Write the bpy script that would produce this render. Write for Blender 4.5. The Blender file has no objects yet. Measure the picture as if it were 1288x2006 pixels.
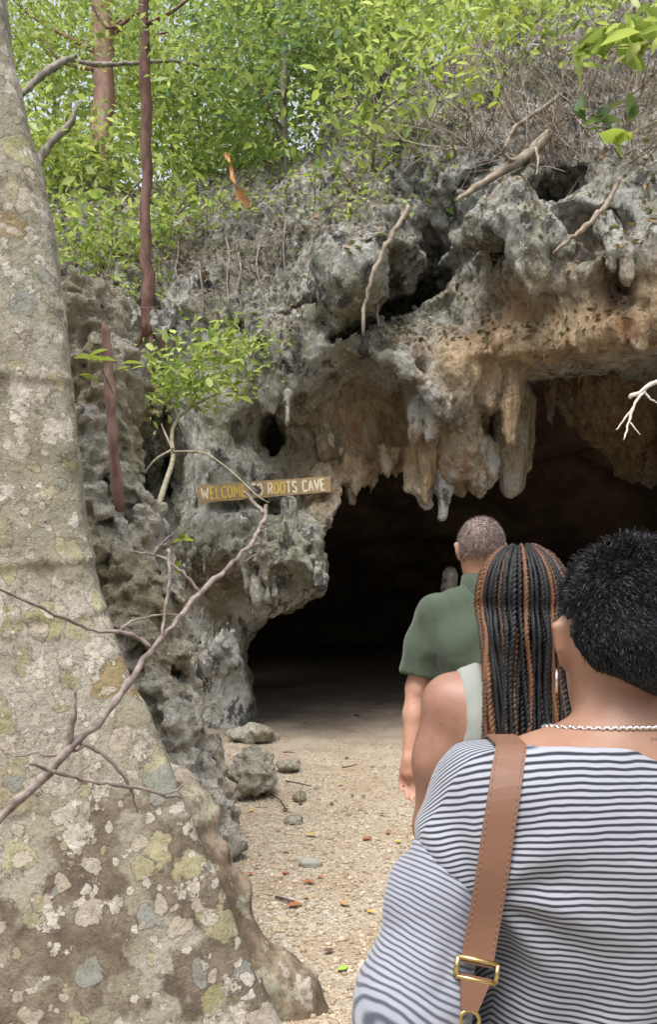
import bpy, math, random
import numpy as np
from mathutils import Vector, Matrix
from mathutils.bvhtree import BVHTree

# ------------------------------------------------------------------ camera, sky, sun, exposure
scene = bpy.context.scene
COL = scene.collection
FPX, CX, HOR, EYE = 1600.0, 644.0, 1150.0, 1.55      # focal length, principal column, horizon row, eye height

cam_data = bpy.data.cameras.new("camera")
cam = bpy.data.objects.new("camera", cam_data)
COL.objects.link(cam)
cam.location = (0, 0, EYE)
cam.rotation_euler = (math.radians(90), 0, 0)
cam_data.sensor_fit = 'HORIZONTAL'
cam_data.sensor_width = 36
cam_data.lens = 36 * FPX / 1288
cam_data.shift_y = (HOR - 1003) / 1288
cam_data.clip_start = 0.05
cam_data.clip_end = 400
scene.camera = cam

SUN_EL, SUN_AZ = math.radians(66), math.radians(205)   # high, behind the viewer's left shoulder
world = bpy.data.worlds.new("World")
scene.world = world
world.use_nodes = True
wn = world.node_tree
wn.nodes.clear()
w_out = wn.nodes.new('ShaderNodeOutputWorld')
w_bg = wn.nodes.new('ShaderNodeBackground')
w_sky = wn.nodes.new('ShaderNodeTexSky')
w_hsv = wn.nodes.new('ShaderNodeHueSaturation')
w_sky.sky_type = 'NISHITA'
w_sky.sun_disc = False
w_sky.sun_elevation = SUN_EL
w_sky.sun_rotation = SUN_AZ
w_sky.dust_density = 4.0
w_sky.air_density = 1.0
w_hsv.inputs['Saturation'].default_value = 0.40        # thin overcast
wn.links.new(w_sky.outputs[0], w_hsv.inputs['Color'])
wn.links.new(w_hsv.outputs[0], w_bg.inputs['Color'])
w_bg.inputs['Strength'].default_value = 0.15
wn.links.new(w_bg.outputs[0], w_out.inputs['Surface'])

sun_data = bpy.data.lights.new("sun", 'SUN')
sun = bpy.data.objects.new("sun", sun_data)
COL.objects.link(sun)
sun_data.energy = 1.5
sun_data.angle = math.radians(28)
sun_data.color = (1.0, 0.97, 0.93)
sd = Vector((math.sin(SUN_AZ) * math.cos(SUN_EL), math.cos(SUN_AZ) * math.cos(SUN_EL), math.sin(SUN_EL)))
sun.rotation_euler = (-sd).to_track_quat('-Z', 'Y').to_euler()
sun.location = (0, 0, 30)

scene.view_settings.view_transform = 'Standard'
scene.view_settings.look = 'None'
scene.view_settings.gamma = 1.0
scene.view_settings.exposure = 1.15
scene.cycles.use_denoising = True
scene.cycles.max_bounces = 6
scene.cycles.diffuse_bounces = 4
scene.cycles.transmission_bounces = 4
scene.cycles.transparent_max_bounces = 6
scene.cycles.use_adaptive_sampling = True
scene.cycles.adaptive_threshold = 0.02

RNG = np.random.default_rng(11)
random.seed(5)

def W(px, py, d):
    """a point that the photograph shows at column px, row py, standing d metres away"""
    return np.array([(px - CX) / FPX * d, d, EYE + (HOR - py) / FPX * d])

# ------------------------------------------------------------------ noise
_T = {}
def _table(seed):
    if seed not in _T:
        _T[seed] = np.random.default_rng(1000 + seed).random((32, 32, 32)).astype(np.float32) * 2 - 1
    return _T[seed]

def vnoise(p, s, seed=0):
    q = np.asarray(p, np.float64) * s + 100.37
    i = np.floor(q).astype(np.int64)
    f = (q - i)
    f = f * f * (3 - 2 * f)
    t = _table(seed)
    i0 = i & 31; i1 = (i + 1) & 31
    fx, fy, fz = f[..., 0], f[..., 1], f[..., 2]
    def g(a, b, c): return t[a[..., 0], b[..., 1], c[..., 2]]
    x00 = g(i0, i0, i0) * (1 - fx) + g(i1, i0, i0) * fx
    x10 = g(i0, i1, i0) * (1 - fx) + g(i1, i1, i0) * fx
    x01 = g(i0, i0, i1) * (1 - fx) + g(i1, i0, i1) * fx
    x11 = g(i0, i1, i1) * (1 - fx) + g(i1, i1, i1) * fx
    return (x00 * (1 - fy) + x10 * fy) * (1 - fz) + (x01 * (1 - fy) + x11 * fy) * fz

def fbm(p, s, octv=4, seed=0, gain=0.5):
    r = 0; a = 1.0
    for k in range(octv):
        r = r + a * vnoise(p, s * 2.03 ** k, seed + k)
        a *= gain
    return r

def worley(p, s, seed=0):
    """distance to the nearest feature point (F1) and F2-F1"""
    q = np.asarray(p, np.float64) * s + 57.1
    i = np.floor(q).astype(np.int64)
    f = q - i
    tx, ty, tz = _table(seed), _table(seed + 50), _table(seed + 90)
    d1 = np.full(q.shape[:-1], 9.0); d2 = d1.copy()
    for a in (-1, 0, 1):
        for b in (-1, 0, 1):
            for c in (-1, 0, 1):
                ix, iy, iz = (i[..., 0] + a) & 31, (i[..., 1] + b) & 31, (i[..., 2] + c) & 31
                dx = a + 0.5 + 0.45 * tx[ix, iy, iz] - f[..., 0]
                dy = b + 0.5 + 0.45 * ty[ix, iy, iz] - f[..., 1]
                dz = c + 0.5 + 0.45 * tz[ix, iy, iz] - f[..., 2]
                d = np.sqrt(dx * dx + dy * dy + dz * dz)
                d2 = np.minimum(d2, np.maximum(d, d1))
                d1 = np.minimum(d1, d)
    return d1, d2 - d1

def grid_noise(shape, origin, h, cell, seed, zs=1.0):
    """smooth value noise on a regular grid, built by separable interpolation"""
    rng = np.random.default_rng(seed)
    cells = (cell, cell, cell * zs)
    lat = None
    idx = []
    for n, o, c in zip(shape, origin, cells):
        q = (np.arange(n) * h) / c
        i = np.floor(q).astype(int); f = q - i
        idx.append((i, (f * f * (3 - 2 * f)).astype(np.float32), i.max() + 2))
    A = (rng.random((idx[0][2], idx[1][2], idx[2][2])).astype(np.float32) * 2 - 1)
    i, f, _ = idx[0]; A = A[i] * (1 - f)[:, None, None] + A[i + 1] * f[:, None, None]
    i, f, _ = idx[1]; A = A[:, i] * (1 - f)[None, :, None] + A[:, i + 1] * f[None, :, None]
    i, f, _ = idx[2]; A = A[:, :, i] * (1 - f)[None, None, :] + A[:, :, i + 1] * f[None, None, :]
    return A

# ------------------------------------------------------------------ surfaces from signed distances
def surface_nets(F, org, h):
    nx, ny, nz = F.shape
    ins = F < 0
    cnt = np.zeros((nx - 1, ny - 1, nz - 1), np.uint8)
    for a in (0, 1):
        for b in (0, 1):
            for c in (0, 1):
                cnt += ins[a:nx - 1 + a, b:ny - 1 + b, c:nz - 1 + c]
    act = (cnt > 0) & (cnt < 8)
    ci = np.argwhere(act)
    ids = np.full(act.shape, -1, np.int32)
    ids[act] = np.arange(len(ci), dtype=np.int32)
    cor = {}
    for a in (0, 1):
        for b in (0, 1):
            for c in (0, 1):
                cor[a, b, c] = F[ci[:, 0] + a, ci[:, 1] + b, ci[:, 2] + c].astype(np.float64)
    acc = np.zeros((len(ci), 3)); n = np.zeros(len(ci))
    for ax in range(3):
        for u in (0, 1):
            for v in (0, 1):
                k0 = [u, v]; k0.insert(ax, 0); k1 = [u, v]; k1.insert(ax, 1)
                f0, f1 = cor[tuple(k0)], cor[tuple(k1)]
                m = (f0 < 0) != (f1 < 0)
                den = np.where(m, f0 - f1, 1.0)
                t = np.where(m, f0 / den, 0)
                pos = np.tile(np.array(k0, float), (len(ci), 1)); pos[:, ax] = t
                acc += pos * m[:, None]; n += m
    verts = (ci + acc / n[:, None]) * h + np.array(org)
    faces = []
    for ax in range(3):
        sl0 = [slice(1, -1)] * 3; sl1 = [slice(1, -1)] * 3
        sl0[ax] = slice(0, -1); sl1[ax] = slice(1, None)
        a, b = ins[tuple(sl0)], ins[tuple(sl1)]
        e = np.argwhere(a != b)
        if not len(e): continue
        off = np.ones(3, int); off[ax] = 0
        e = e + off
        flip = F[e[:, 0], e[:, 1], e[:, 2]] < 0
        o1, o2 = (ax + 1) % 3, (ax + 2) % 3
        def cell(d1, d2):
            q = e.copy(); q[:, o1] -= d1; q[:, o2] -= d2
            return ids[q[:, 0], q[:, 1], q[:, 2]]
        q = np.stack([cell(1, 1), cell(0, 1), cell(0, 0), cell(1, 0)], 1)
        q[~flip] = q[~flip][:, ::-1]
        faces.append(q)
    faces = np.concatenate(faces)
    faces = faces[(faces >= 0).all(1)]
    return verts, faces

def vert_normals(v, f):
    if f.shape[1] == 4:
        n = np.cross(v[f[:, 2]] - v[f[:, 0]], v[f[:, 3]] - v[f[:, 1]])
    else:
        n = np.cross(v[f[:, 1]] - v[f[:, 0]], v[f[:, 2]] - v[f[:, 0]])
    vn = np.zeros_like(v)
    for k in range(f.shape[1]):
        for a in range(3):
            vn[:, a] += np.bincount(f[:, k], weights=n[:, a], minlength=len(v))
    return vn / (np.linalg.norm(vn, axis=1, keepdims=True) + 1e-12)

def smooth_mesh(v, f, it=1, lam=0.5):
    k = f.shape[1]
    a = np.concatenate([f[:, i] for i in range(k)]); b = np.concatenate([f[:, (i + 1) % k] for i in range(k)])
    a, b = np.concatenate([a, b]), np.concatenate([b, a])
    n = np.bincount(a, minlength=len(v)).astype(float)
    for _ in range(it):
        m = np.stack([np.bincount(a, weights=v[b, c], minlength=len(v)) for c in range(3)], 1) / np.maximum(n, 1)[:, None]
        v = v + lam * (m - v)
    return v

# ------------------------------------------------------------------ objects
def mesh_data(name, v, f, mats=None, attrs=None, smooth=True, midx=None):
    v = np.asarray(v, np.float32)
    me = bpy.data.meshes.new(name)
    if isinstance(f, np.ndarray):
        k = f.shape[1]; nf = len(f)
        me.vertices.add(len(v)); me.vertices.foreach_set('co', v.ravel())
        me.loops.add(nf * k); me.loops.foreach_set('vertex_index', f.astype(np.int32).ravel())
        me.polygons.add(nf)
        me.polygons.foreach_set('loop_start', np.arange(0, nf * k, k, dtype=np.int32))
        me.update(calc_edges=True)
    else:
        me.from_pydata(v.tolist(), [], [list(map(int, q)) for q in f]); me.update()
    if smooth:
        me.polygons.foreach_set('use_smooth', np.ones(len(me.polygons), bool))
    if midx is not None:
        me.polygons.foreach_set('material_index', np.asarray(midx, np.int32))
    for n, a in (attrs or {}).items():
        at = me.attributes.new(n, 'FLOAT', 'POINT'); at.data.foreach_set('value', np.asarray(a, np.float32))
    for m in (mats if isinstance(mats, (list, tuple)) else [mats]) if mats else []:
        me.materials.append(m)
    return me

def put(name, me, parent=None, label=None, cat=None, group=None, kind=None, loc=None):
    o = bpy.data.objects.new(name, me)
    COL.objects.link(o)
    if parent is not None: o.parent = parent
    if loc is not None: o.location = loc
    return tag(o, label, cat, group, kind)

def tag(o, label=None, cat=None, group=None, kind=None):
    if label: o['label'] = label
    if cat: o['category'] = cat
    if group: o['group'] = group
    if kind: o['kind'] = kind
    return o

def obj(name, v, f, mats, parent=None, label=None, cat=None, group=None, kind=None, attrs=None, smooth=True, loc=None):
    """one mesh object; under a parent Empty the world coordinates v are made relative to it"""
    v = np.asarray(v, float)
    if loc is not None: v = v - np.asarray(loc, float)
    p = parent
    while p is not None:
        v = v - np.array(p.location); p = p.parent
    return put(name, mesh_data(name, v, f, mats, attrs, smooth), parent, label, cat, group, kind, loc)

def empty(name, loc, label, cat, group=None):
    o = put(name, None, None, label, cat, group); o.location = [float(c) for c in loc]
    o.empty_display_size = 0.1
    return o

class MB:
    """collects vertices and faces"""
    def __init__(s): s.v = []; s.f = []; s.n = 0; s.a = []
    def add(s, v, f, a=0.0):
        s.v.append(np.asarray(v, float)); s.f += [tuple(int(i) + s.n for i in q) for q in f]; s.n += len(v)
        s.a.append(np.full(len(v), a) if np.isscalar(a) else np.asarray(a))
        return s
    def V(s): return np.concatenate(s.v)
    def A(s): return np.concatenate(s.a)

def resample(pts, n):
    pts = np.asarray(pts, float)
    seg = np.r_[0, np.cumsum(np.linalg.norm(np.diff(pts[:, :3], axis=0), axis=1))]
    m = len(pts)
    # Catmull-Rom through the points
    out = []
    for t in np.linspace(0, seg[-1], n):
        i = min(max(np.searchsorted(seg, t) - 1, 0), m - 2)
        u = (t - seg[i]) / max(seg[i + 1] - seg[i], 1e-9)
        p0, p1, p2, p3 = pts[max(i - 1, 0)], pts[i], pts[i + 1], pts[min(i + 2, m - 1)]
        out.append(0.5 * (2 * p1 + (p2 - p0) * u + (2 * p0 - 5 * p1 + 4 * p2 - p3) * u * u + (3 * p1 - p0 - 3 * p2 + p3) * u ** 3))
    return np.array(out)

def frames(pts):
    t = np.gradient(pts, axis=0); t /= np.linalg.norm(t, axis=1, keepdims=True) + 1e-12
    ref = np.array([0, 0, 1.0]) if abs(t[0, 2]) < 0.9 else np.array([1.0, 0, 0])
    n = np.cross(t[0], ref); n /= np.linalg.norm(n)
    N = [n]
    for k in range(1, len(pts)):
        n = N[-1] - t[k] * np.dot(N[-1], t[k]); n /= np.linalg.norm(n) + 1e-12
        N.append(n)
    N = np.array(N)
    return t, N, np.cross(t, N)

def tube(pts, rad, sides=8, jit=0.0, cap=True, seed=0):
    pts = np.asarray(pts, float); rad = np.broadcast_to(rad, (len(pts),)).astype(float)
    _, N, B = frames(pts)
    a = np.arange(sides) / sides * 2 * math.pi
    rr = rad[:, None] * np.ones(sides)
    if jit:
        r = np.random.default_rng(seed); rr = rr * (1 + jit * (r.random((len(pts), sides)) - 0.5) * 2)
    v = pts[:, None] + rr[..., None] * (np.cos(a)[None, :, None] * N[:, None] + np.sin(a)[None, :, None] * B[:, None])
    v = v.reshape(-1, 3)
    f = []
    for i in range(len(pts) - 1):
        for j in range(sides):
            k = (j + 1) % sides
            f.append((i * sides + j, i * sides + k, (i + 1) * sides + k, (i + 1) * sides + j))
    if cap:
        f.append(tuple(range(sides - 1, -1, -1))); f.append(tuple((len(pts) - 1) * sides + j for j in range(sides)))
    return v, f

# ------------------------------------------------------------------ materials
class NT:
    def __init__(s, name):
        s.m = bpy.data.materials.new(name); s.m.use_nodes = True
        s.t = s.m.node_tree; s.t.nodes.clear()
        s.out = s.n('ShaderNodeOutputMaterial'); s.b = s.n('ShaderNodeBsdfPrincipled')
        s.l(s.b.outputs[0], s.out.inputs['Surface'])
        s.co = s.n('ShaderNodeTexCoord').outputs['Object']
    def n(s, t, **k):
        x = s.t.nodes.new(t)
        for a, b in k.items(): setattr(x, a, b)
        return x
    def l(s, a, b): s.t.links.new(a, b)
    def set(s, sock, val):
        if hasattr(val, 'is_output') or isinstance(val, bpy.types.NodeSocket): s.l(val, sock)
        elif isinstance(val, (tuple, list)) and len(val) == 3 and sock.type == 'RGBA': sock.default_value = (*val, 1)
        else: sock.default_value = val
    def mapping(s, scale=(1, 1, 1), rot=(0, 0, 0), loc=(0, 0, 0), src=None):
        m = s.n('ShaderNodeMapping'); m.inputs['Scale'].default_value = scale; m.inputs['Rotation'].default_value = rot
        m.inputs['Location'].default_value = loc
        s.l(src or s.co, m.inputs['Vector']); return m.outputs[0]
    def noise(s, scale, detail=6, rough=0.55, dist=0.0, co=None):
        x = s.n('ShaderNodeTexNoise'); x.inputs['Scale'].default_value = scale; x.inputs['Detail'].default_value = detail
        x.inputs['Roughness'].default_value = rough; x.inputs['Distortion'].default_value = dist
        s.l(co or s.co, x.inputs['Vector']); return x.outputs[0]
    def voro(s, scale, feature='F1', out=0, co=None, rnd=1.0):
        x = s.n('ShaderNodeTexVoronoi', feature=feature); x.inputs['Scale'].default_value = scale
        x.inputs['Randomness'].default_value = rnd
        s.l(co or s.co, x.inputs['Vector']); return x.outputs[out]
    def warp(s, amt, scale, co=None):
        x = s.n('ShaderNodeTexNoise'); x.inputs['Scale'].default_value = scale; x.inputs['Detail'].default_value = 4
        s.l(co or s.co, x.inputs['Vector'])
        a = s.n('ShaderNodeVectorMath', operation='SUBTRACT'); s.l(x.outputs[1], a.inputs[0]); a.inputs[1].default_value = (.5, .5, .5)
        b = s.n('ShaderNodeVectorMath', operation='SCALE'); s.l(a.outputs[0], b.inputs[0]); b.inputs['Scale'].default_value = amt
        c = s.n('ShaderNodeVectorMath', operation='ADD'); s.l(co or s.co, c.inputs[0]); s.l(b.outputs[0], c.inputs[1])
        return c.outputs[0]
    def ramp(s, fac, stops, interp='LINEAR'):
        r = s.n('ShaderNodeValToRGB'); r.color_ramp.interpolation = interp
        e = r.color_ramp.elements
        while len(e) < len(stops): e.new(0.5)
        for x, (p, c) in zip(e, stops):
            x.position = p; x.color = (*c, 1) if not np.isscalar(c) else (c, c, c, 1)
        s.l(fac, r.inputs[0]); return r.outputs[0]
    def step(s, fac, lo, hi):
        r = s.n('ShaderNodeMapRange', interpolation_type='SMOOTHSTEP'); r.inputs['From Min'].default_value = lo; r.inputs['From Max'].default_value = hi
        s.l(fac, r.inputs['Value']); return r.outputs[0]
    def mix(s, fac, a, b, blend='MIX'):
        x = s.n('ShaderNodeMix', data_type='RGBA', blend_type=blend)
        s.set(x.inputs[0], fac); s.set(x.inputs[6], a); s.set(x.inputs[7], b); return x.outputs[2]
    def math(s, op, a, b=None, clamp=False):
        x = s.n('ShaderNodeMath', operation=op, use_clamp=clamp); s.set(x.inputs[0], a)
        if b is not None: s.set(x.inputs[1], b)
        return x.outputs[0]
    def attr(s, name):
        return s.n('ShaderNodeAttribute', attribute_name=name).outputs['Fac']
    def bump(s, h, strength=0.5, dist=0.02, prev=None):
        b = s.n('ShaderNodeBump'); b.inputs['Strength'].default_value = strength; b.inputs['Distance'].default_value = dist
        s.l(h, b.inputs['Height'])
        if prev is not None: s.l(prev, b.inputs['Normal'])
        return b.outputs[0]
    def done(s, col=None, rough=0.9, nrm=None, spec=0.3, **kw):
        if col is not None: s.set(s.b.inputs['Base Color'], col)
        s.set(s.b.inputs['Roughness'], rough)
        s.b.inputs['Specular IOR Level'].default_value = spec
        if nrm is not None: s.l(nrm, s.b.inputs['Normal'])
        for k, v in kw.items(): s.set(s.b.inputs[k.replace('_', ' ')], v)
        return s.m

def mat_rock(name, pale=(.43, .425, .39), olive=(.235, .225, .17), dark=(.055, .056, .054), white=(.60, .60, .57), dark_at=0.505, fine=1.0):
    t = NT(name)
    zc = t.mapping((1, 1, .55))
    w = t.warp(.3, 3.0, zc)
    big = t.noise(1.5, 6, .62, co=w)
    base = t.mix(t.step(big, .38, .62), olive, pale)
    mid = t.noise(5.0, 7, .68, co=w)
    base = t.mix(t.math('MULTIPLY', t.step(mid, dark_at, dark_at + .10), .92), base, dark)
    sp = t.noise(15, 5, .7)
    base = t.mix(t.math('MULTIPLY', t.step(sp, .57, .65), .75), base, white)
    base = t.mix(t.math('MULTIPLY', t.step(t.noise(3.1, 4, .6, co=t.mapping((1, 1, 1), loc=(7, 3, 1))), .54, .7), .6), base, (.165, .165, .075))
    # iron-stained flowstone where the drip water runs
    streak = t.noise(6, 6, .65, co=t.mapping((1.6, 1.6, .35)))
    tan = t.ramp(streak, [(.25, (.12, .085, .055)), (.42, (.28, .20, .125)), (.55, (.43, .315, .19)), (.72, (.54, .43, .30))])
    tan = t.mix(t.math('MULTIPLY', t.step(t.noise(1.9, 4), .53, .68), .8), tan, (.33, .165, .08))
    tan = t.mix(t.math('MULTIPLY', t.step(sp, .52, .66), .5), tan, (.30, .27, .20))
    ta = t.math('MULTIPLY', t.attr('tan'), t.step(t.math('ADD', mid, t.math('MULTIPLY', t.attr('tan'), .30)), .50, .68))
    col = t.mix(ta, base, tan)
    col = t.mix(t.math('MULTIPLY', t.attr('lit'), t.step(t.noise(9, 5, .7), .45, .54)), col, (.12, .085, .06))
    nb = t.bump(t.noise(15 * fine, 7, .7), 1.0, .07)
    nb = t.bump(t.voro(24 * fine, co=w), .7, .035, nb)
    nb = t.bump(t.noise(80 * fine, 3, .7), .5, .008, nb)
    return t.done(col, .93, nb, .2)

def mat_simple(name, c1, c2, scale=12, rough=.85, bump=.3, bd=.01, spec=.3, stretch=(1, 1, 1), detail=6, **kw):
    t = NT(name)
    co = t.mapping(stretch)
    nz = t.noise(scale, detail, .6, co=co)
    return t.done(t.mix(t.step(nz, .35, .65), c1, c2), rough, t.bump(t.noise(scale * 2.2, detail, .65, co=co), bump, bd), spec, **kw)

def mat_leaf(name, stops, trans=.45, rough=.45):
    t = NT(name)
    col = t.ramp(t.attr('tint'), stops)
    col = t.mix(t.math('MULTIPLY', t.noise(40, 3), .25), col, (.05, .09, .015))
    t.set(t.b.inputs['Base Color'], col); t.b.inputs['Roughness'].default_value = rough
    t.b.inputs['Specular IOR Level'].default_value = .35
    tr = t.n('ShaderNodeBsdfTranslucent')
    t.l(t.mix(.5, col, (.52, .58, .13)), tr.inputs['Color'])
    mx = t.n('ShaderNodeMixShader'); mx.inputs[0].default_value = trans
    t.l(t.b.outputs[0], mx.inputs[1]); t.l(tr.outputs[0], mx.inputs[2]); t.l(mx.outputs[0], t.out.inputs['Surface'])
    return t.m

M = {}
M['cliff'] = mat_rock('limestone')
M['outcrop'] = mat_rock('pitted limestone', pale=(.52, .49, .42), olive=(.35, .305, .20), dark=(.06, .056, .05), white=(.66, .64, .57), dark_at=.575, fine=1.6)
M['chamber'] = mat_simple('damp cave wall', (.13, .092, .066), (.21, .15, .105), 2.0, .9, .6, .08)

# ================================================================== THE SETTING
class Vol:
    def __init__(s, lo, hi, h):
        s.lo = np.array(lo, float); s.h = h
        s.n = np.ceil((np.array(hi) - s.lo) / h).astype(int)
        s.F = np.full(s.n, 1.0, np.float32)
        s.ax = [s.lo[k] + np.arange(s.n[k]) * h for k in range(3)]
    def win(s, a, b):
        i0 = np.clip(np.floor((np.minimum(a, b) - s.lo) / s.h).astype(int), 0, s.n); i1 = np.clip(np.ceil((np.maximum(a, b) - s.lo) / s.h).astype(int) + 1, 0, s.n)
        sl = tuple(slice(p, q) for p, q in zip(i0, i1))
        return sl, s.ax[0][sl[0]][:, None, None], s.ax[1][sl[1]][None, :, None], s.ax[2][sl[2]][None, None, :]
    def uni(s, sl, d, k):
        a = s.F[sl]
        if a.size == 0: return
        if k > 0:
            m = np.maximum(k - np.abs(a - d), 0) / k
            s.F[sl] = np.minimum(a, d) - m * m * k * .25
        else: s.F[sl] = np.minimum(a, d)
    def cone(s, a, b, ra, rb, k=.03, fy=1.0, fx=1.0):
        a = np.array(a, float); b = np.array(b, float)
        R = max(ra, rb) * max(fy, fx, 1) + k + 3 * s.h
        sl, x, y, z = s.win(np.minimum(a, b) - R, np.maximum(a, b) + R)
        e = b - a; L = max(e @ e, 1e-9)
        dx, dy, dz = x - a[0], y - a[1], z - a[2]
        t = np.clip((dx * e[0] + dy * e[1] + dz * e[2]) / L, 0, 1)
        d = (np.sqrt(((dx - t * e[0]) / fx) ** 2 + ((dy - t * e[1]) / fy) ** 2 + (dz - t * e[2]) ** 2) - (ra + t * (rb - ra)))
        s.uni(sl, d * min(1, fx, fy), k); return s
    def chain(s, pts, k=.03, fy=1.0, fx=1.0):
        for (a, ra), (b, rb) in zip(pts, pts[1:]): s.cone(a, b, ra, rb, k, fy, fx)
        return s
    def ell(s, c, r, k=.03):
        c = np.array(c, float); r = np.array(r, float)
        R = r + k + 3 * s.h
        sl, x, y, z = s.win(c - R, c + R)
        q = np.sqrt(((x - c[0]) / r[0]) ** 2 + ((y - c[1]) / r[1]) ** 2 + ((z - c[2]) / r[2]) ** 2)
        g = np.sqrt(((x - c[0]) / r[0] ** 2) ** 2 + ((y - c[1]) / r[1] ** 2) ** 2 + ((z - c[2]) / r[2] ** 2) ** 2)
        s.uni(sl, q * (q - 1) / (g + 1e-6), k); return s
    def cut(s, fn):
        """keep where fn(x, y, z) < 0"""
        s.F = np.maximum(s.F, fn(s.ax[0][:, None, None], s.ax[1][None, :, None], s.ax[2][None, None, :]).astype(np.float32)); return s
    def mesh(s, smooth=2):
        v, f = surface_nets(s.F, s.lo, s.h)
        if smooth: v = smooth_mesh(v, f, smooth, .5)
        return v, f

# ------------------------------------------------------------------ cliff with the cave mouth
# front of the rock: (column, row, metres away)
FRONT = [
 (-50,450,11),(100,450,10.6),(300,420,10.9),(480,400,10.6),(600,385,9.9),(0,300,14),(150,300,14),(300,300,14),(500,280,14),(640,200,14),(640,330,11.6),
 (60,560,9.4),(150,560,9.5),(300,520,9.7),(450,500,9.4),(560,520,8.9),(60,660,8.7),(200,640,8.7),(330,640,8.7),(450,620,8.8),(540,640,8.3),(570,590,8.7),
 (360,700,8.8),(360,780,8.6),(400,800,8.4),(480,720,8.5),(480,800,8.4),(560,690,8.1),(640,640,8.1),(400,900,8.4),(480,900,8.4),(620,700,8.05),
 (535,870,9.1),(535,820,8.9),(600,830,8.7),(650,880,8.9),(690,690,8.0),(700,770,8.9),(780,780,9.0),(700,850,8.9),(800,850,8.9),(780,910,8.8),(870,900,8.6),
 (560,770,8.15),(600,760,8.2),(640,740,8.3),(750,665,7.8),(800,700,7.7),(850,740,7.75),(900,790,7.9),(870,830,8.0),(820,830,8.4),(690,650,7.9),
 (400,960,8.45),(500,960,8.45),(620,940,8.6),(450,1000,8.6),(540,1010,8.75),(600,1000,8.6),
 (380,1050,8.4),(430,1060,8.2),(500,1080,7.85),(560,1100,7.7),(600,1110,7.7),(400,1110,8.4),(500,1135,8.3),(580,1140,8.2),(400,1150,9.0),(490,1165,8.9),
 (380,1250,9.4),(450,1220,9.3),(400,1200,9.2),(400,1300,9.4),(450,1350,9.4),(400,1400,9.3),(470,1410,9.1),(440,1440,8.8),(400,1450,8.7),(440,1520,8.6),
 (290,870,10.8),(300,950,10.8),(310,1050,10.6),(240,900,10.4),(250,820,9.6),(320,1150,10.2),(300,1300,10),(200,1300,10),(100,800,9),(100,1000,9),(150,1200,9.5),(100,1450,9.5),
 (680,565,7.45),(640,520,7.7),(720,520,7.5),(700,450,8.1),(760,400,8.3),(660,600,7.6),(780,480,7.7),(830,560,9.6),(870,530,9.5),(790,610,9.3),(760,640,8.6),(880,600,9.2),(900,650,8.5),
 (850,440,7.6),(940,400,7.5),(1000,380,7.5),(900,500,7.8),(920,560,8.5),(1000,560,8.25),(960,610,8.15),(1060,620,7.85),(1130,560,8.2),(1200,580,7.9),
 (1040,470,7.1),(1030,540,7.4),(1080,470,7.5),(1200,480,7.1),(1290,450,6.9),(1290,350,7.5),(1290,540,7.5),(1120,500,7.6),
 (930,675,7.8),(1050,665,7.6),(1180,645,7.4),(1290,615,7.2),(1450,560,7.0),(1700,600,7.2),(1700,400,7.3),(1900,900,7.2),(1900,1400,7.0),
 (1000,300,8.2),(1100,260,8.4),(1200,290,8.0),(1290,250,8.3),(900,350,8.4),(800,350,8.8),(700,370,9.3),(800,220,10.6),(950,170,10.0),(1000,90,10.6),(1100,60,10.8),(1290,100,10.0),
 (1290,-50,10.9),(900,60,13),(800,50,14),(1600,200,9.5),(1700,0,11),(1100,-80,13),
]
P = np.array([[*W(*c)] for c in FRONT])
def rbf(px, pz, val, qx, qz):
    A = np.hypot(px[:, None] - px[None], pz[:, None] - pz[None])
    n = len(px)
    S = np.zeros((n + 3, n + 3)); S[:n, :n] = A - np.eye(n) * .02
    S[:n, n] = 1; S[:n, n + 1] = px; S[:n, n + 2] = pz; S[n:, :n] = S[:n, n:].T
    w = np.linalg.solve(S, np.r_[val, 0, 0, 0])
    r = w[n] + w[n + 1] * qx + w[n + 2] * qz
    for k in range(n): r = r + w[k] * np.hypot(qx - px[k], qz - pz[k])
    return r

MOUTH = [(476,1440,9),(476,1400,9),(470,1340,9),(452,1285,8.9),(470,1240,8.8),(505,1190,8.5),(560,1165,8.2),(605,1150,8.0),(628,1120,7.9),(612,1070,8.1),
         (630,1015,8.6),(690,965,8.8),(750,940,8.8),(800,945,8.8),(840,940,8.7),(900,930,8.5),(915,860,8.2),(915,760,8.0),(930,700,7.8),(1050,692,7.6),(1180,672,7.4),(1290,640,7.2),(1400,660,7.0),(1480,800,7.0),(1500,1050,7.0),(1510,1500,7.0)]
mp = np.array([W(*c) for c in MOUTH])[:, [0, 2]]
mp = np.r_[mp, [[mp[-1, 0], -1.5], [mp[0, 0], -1.5]]]
def poly_sd(poly, X, Z):
    d = np.full(X.shape, 1e9); ins = np.zeros(X.shape, bool)
    n = len(poly)
    for i in range(n):
        a, b = poly[i], poly[(i + 1) % n]
        e = b - a; wx, wz = X - a[0], Z - a[1]
        t = np.clip((wx * e[0] + wz * e[1]) / (e @ e), 0, 1)
        d = np.minimum(d, (wx - e[0] * t) ** 2 + (wz - e[1] * t) ** 2)
        c = ((a[1] <= Z) & (b[1] > Z)) | ((b[1] <= Z) & (a[1] > Z))
        xi = a[0] + (Z - a[1]) / (b[1] - a[1] + 1e-12) * e[0]
        ins ^= c & (X < xi)
    return np.where(ins, -1, 1) * np.sqrt(d)

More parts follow.
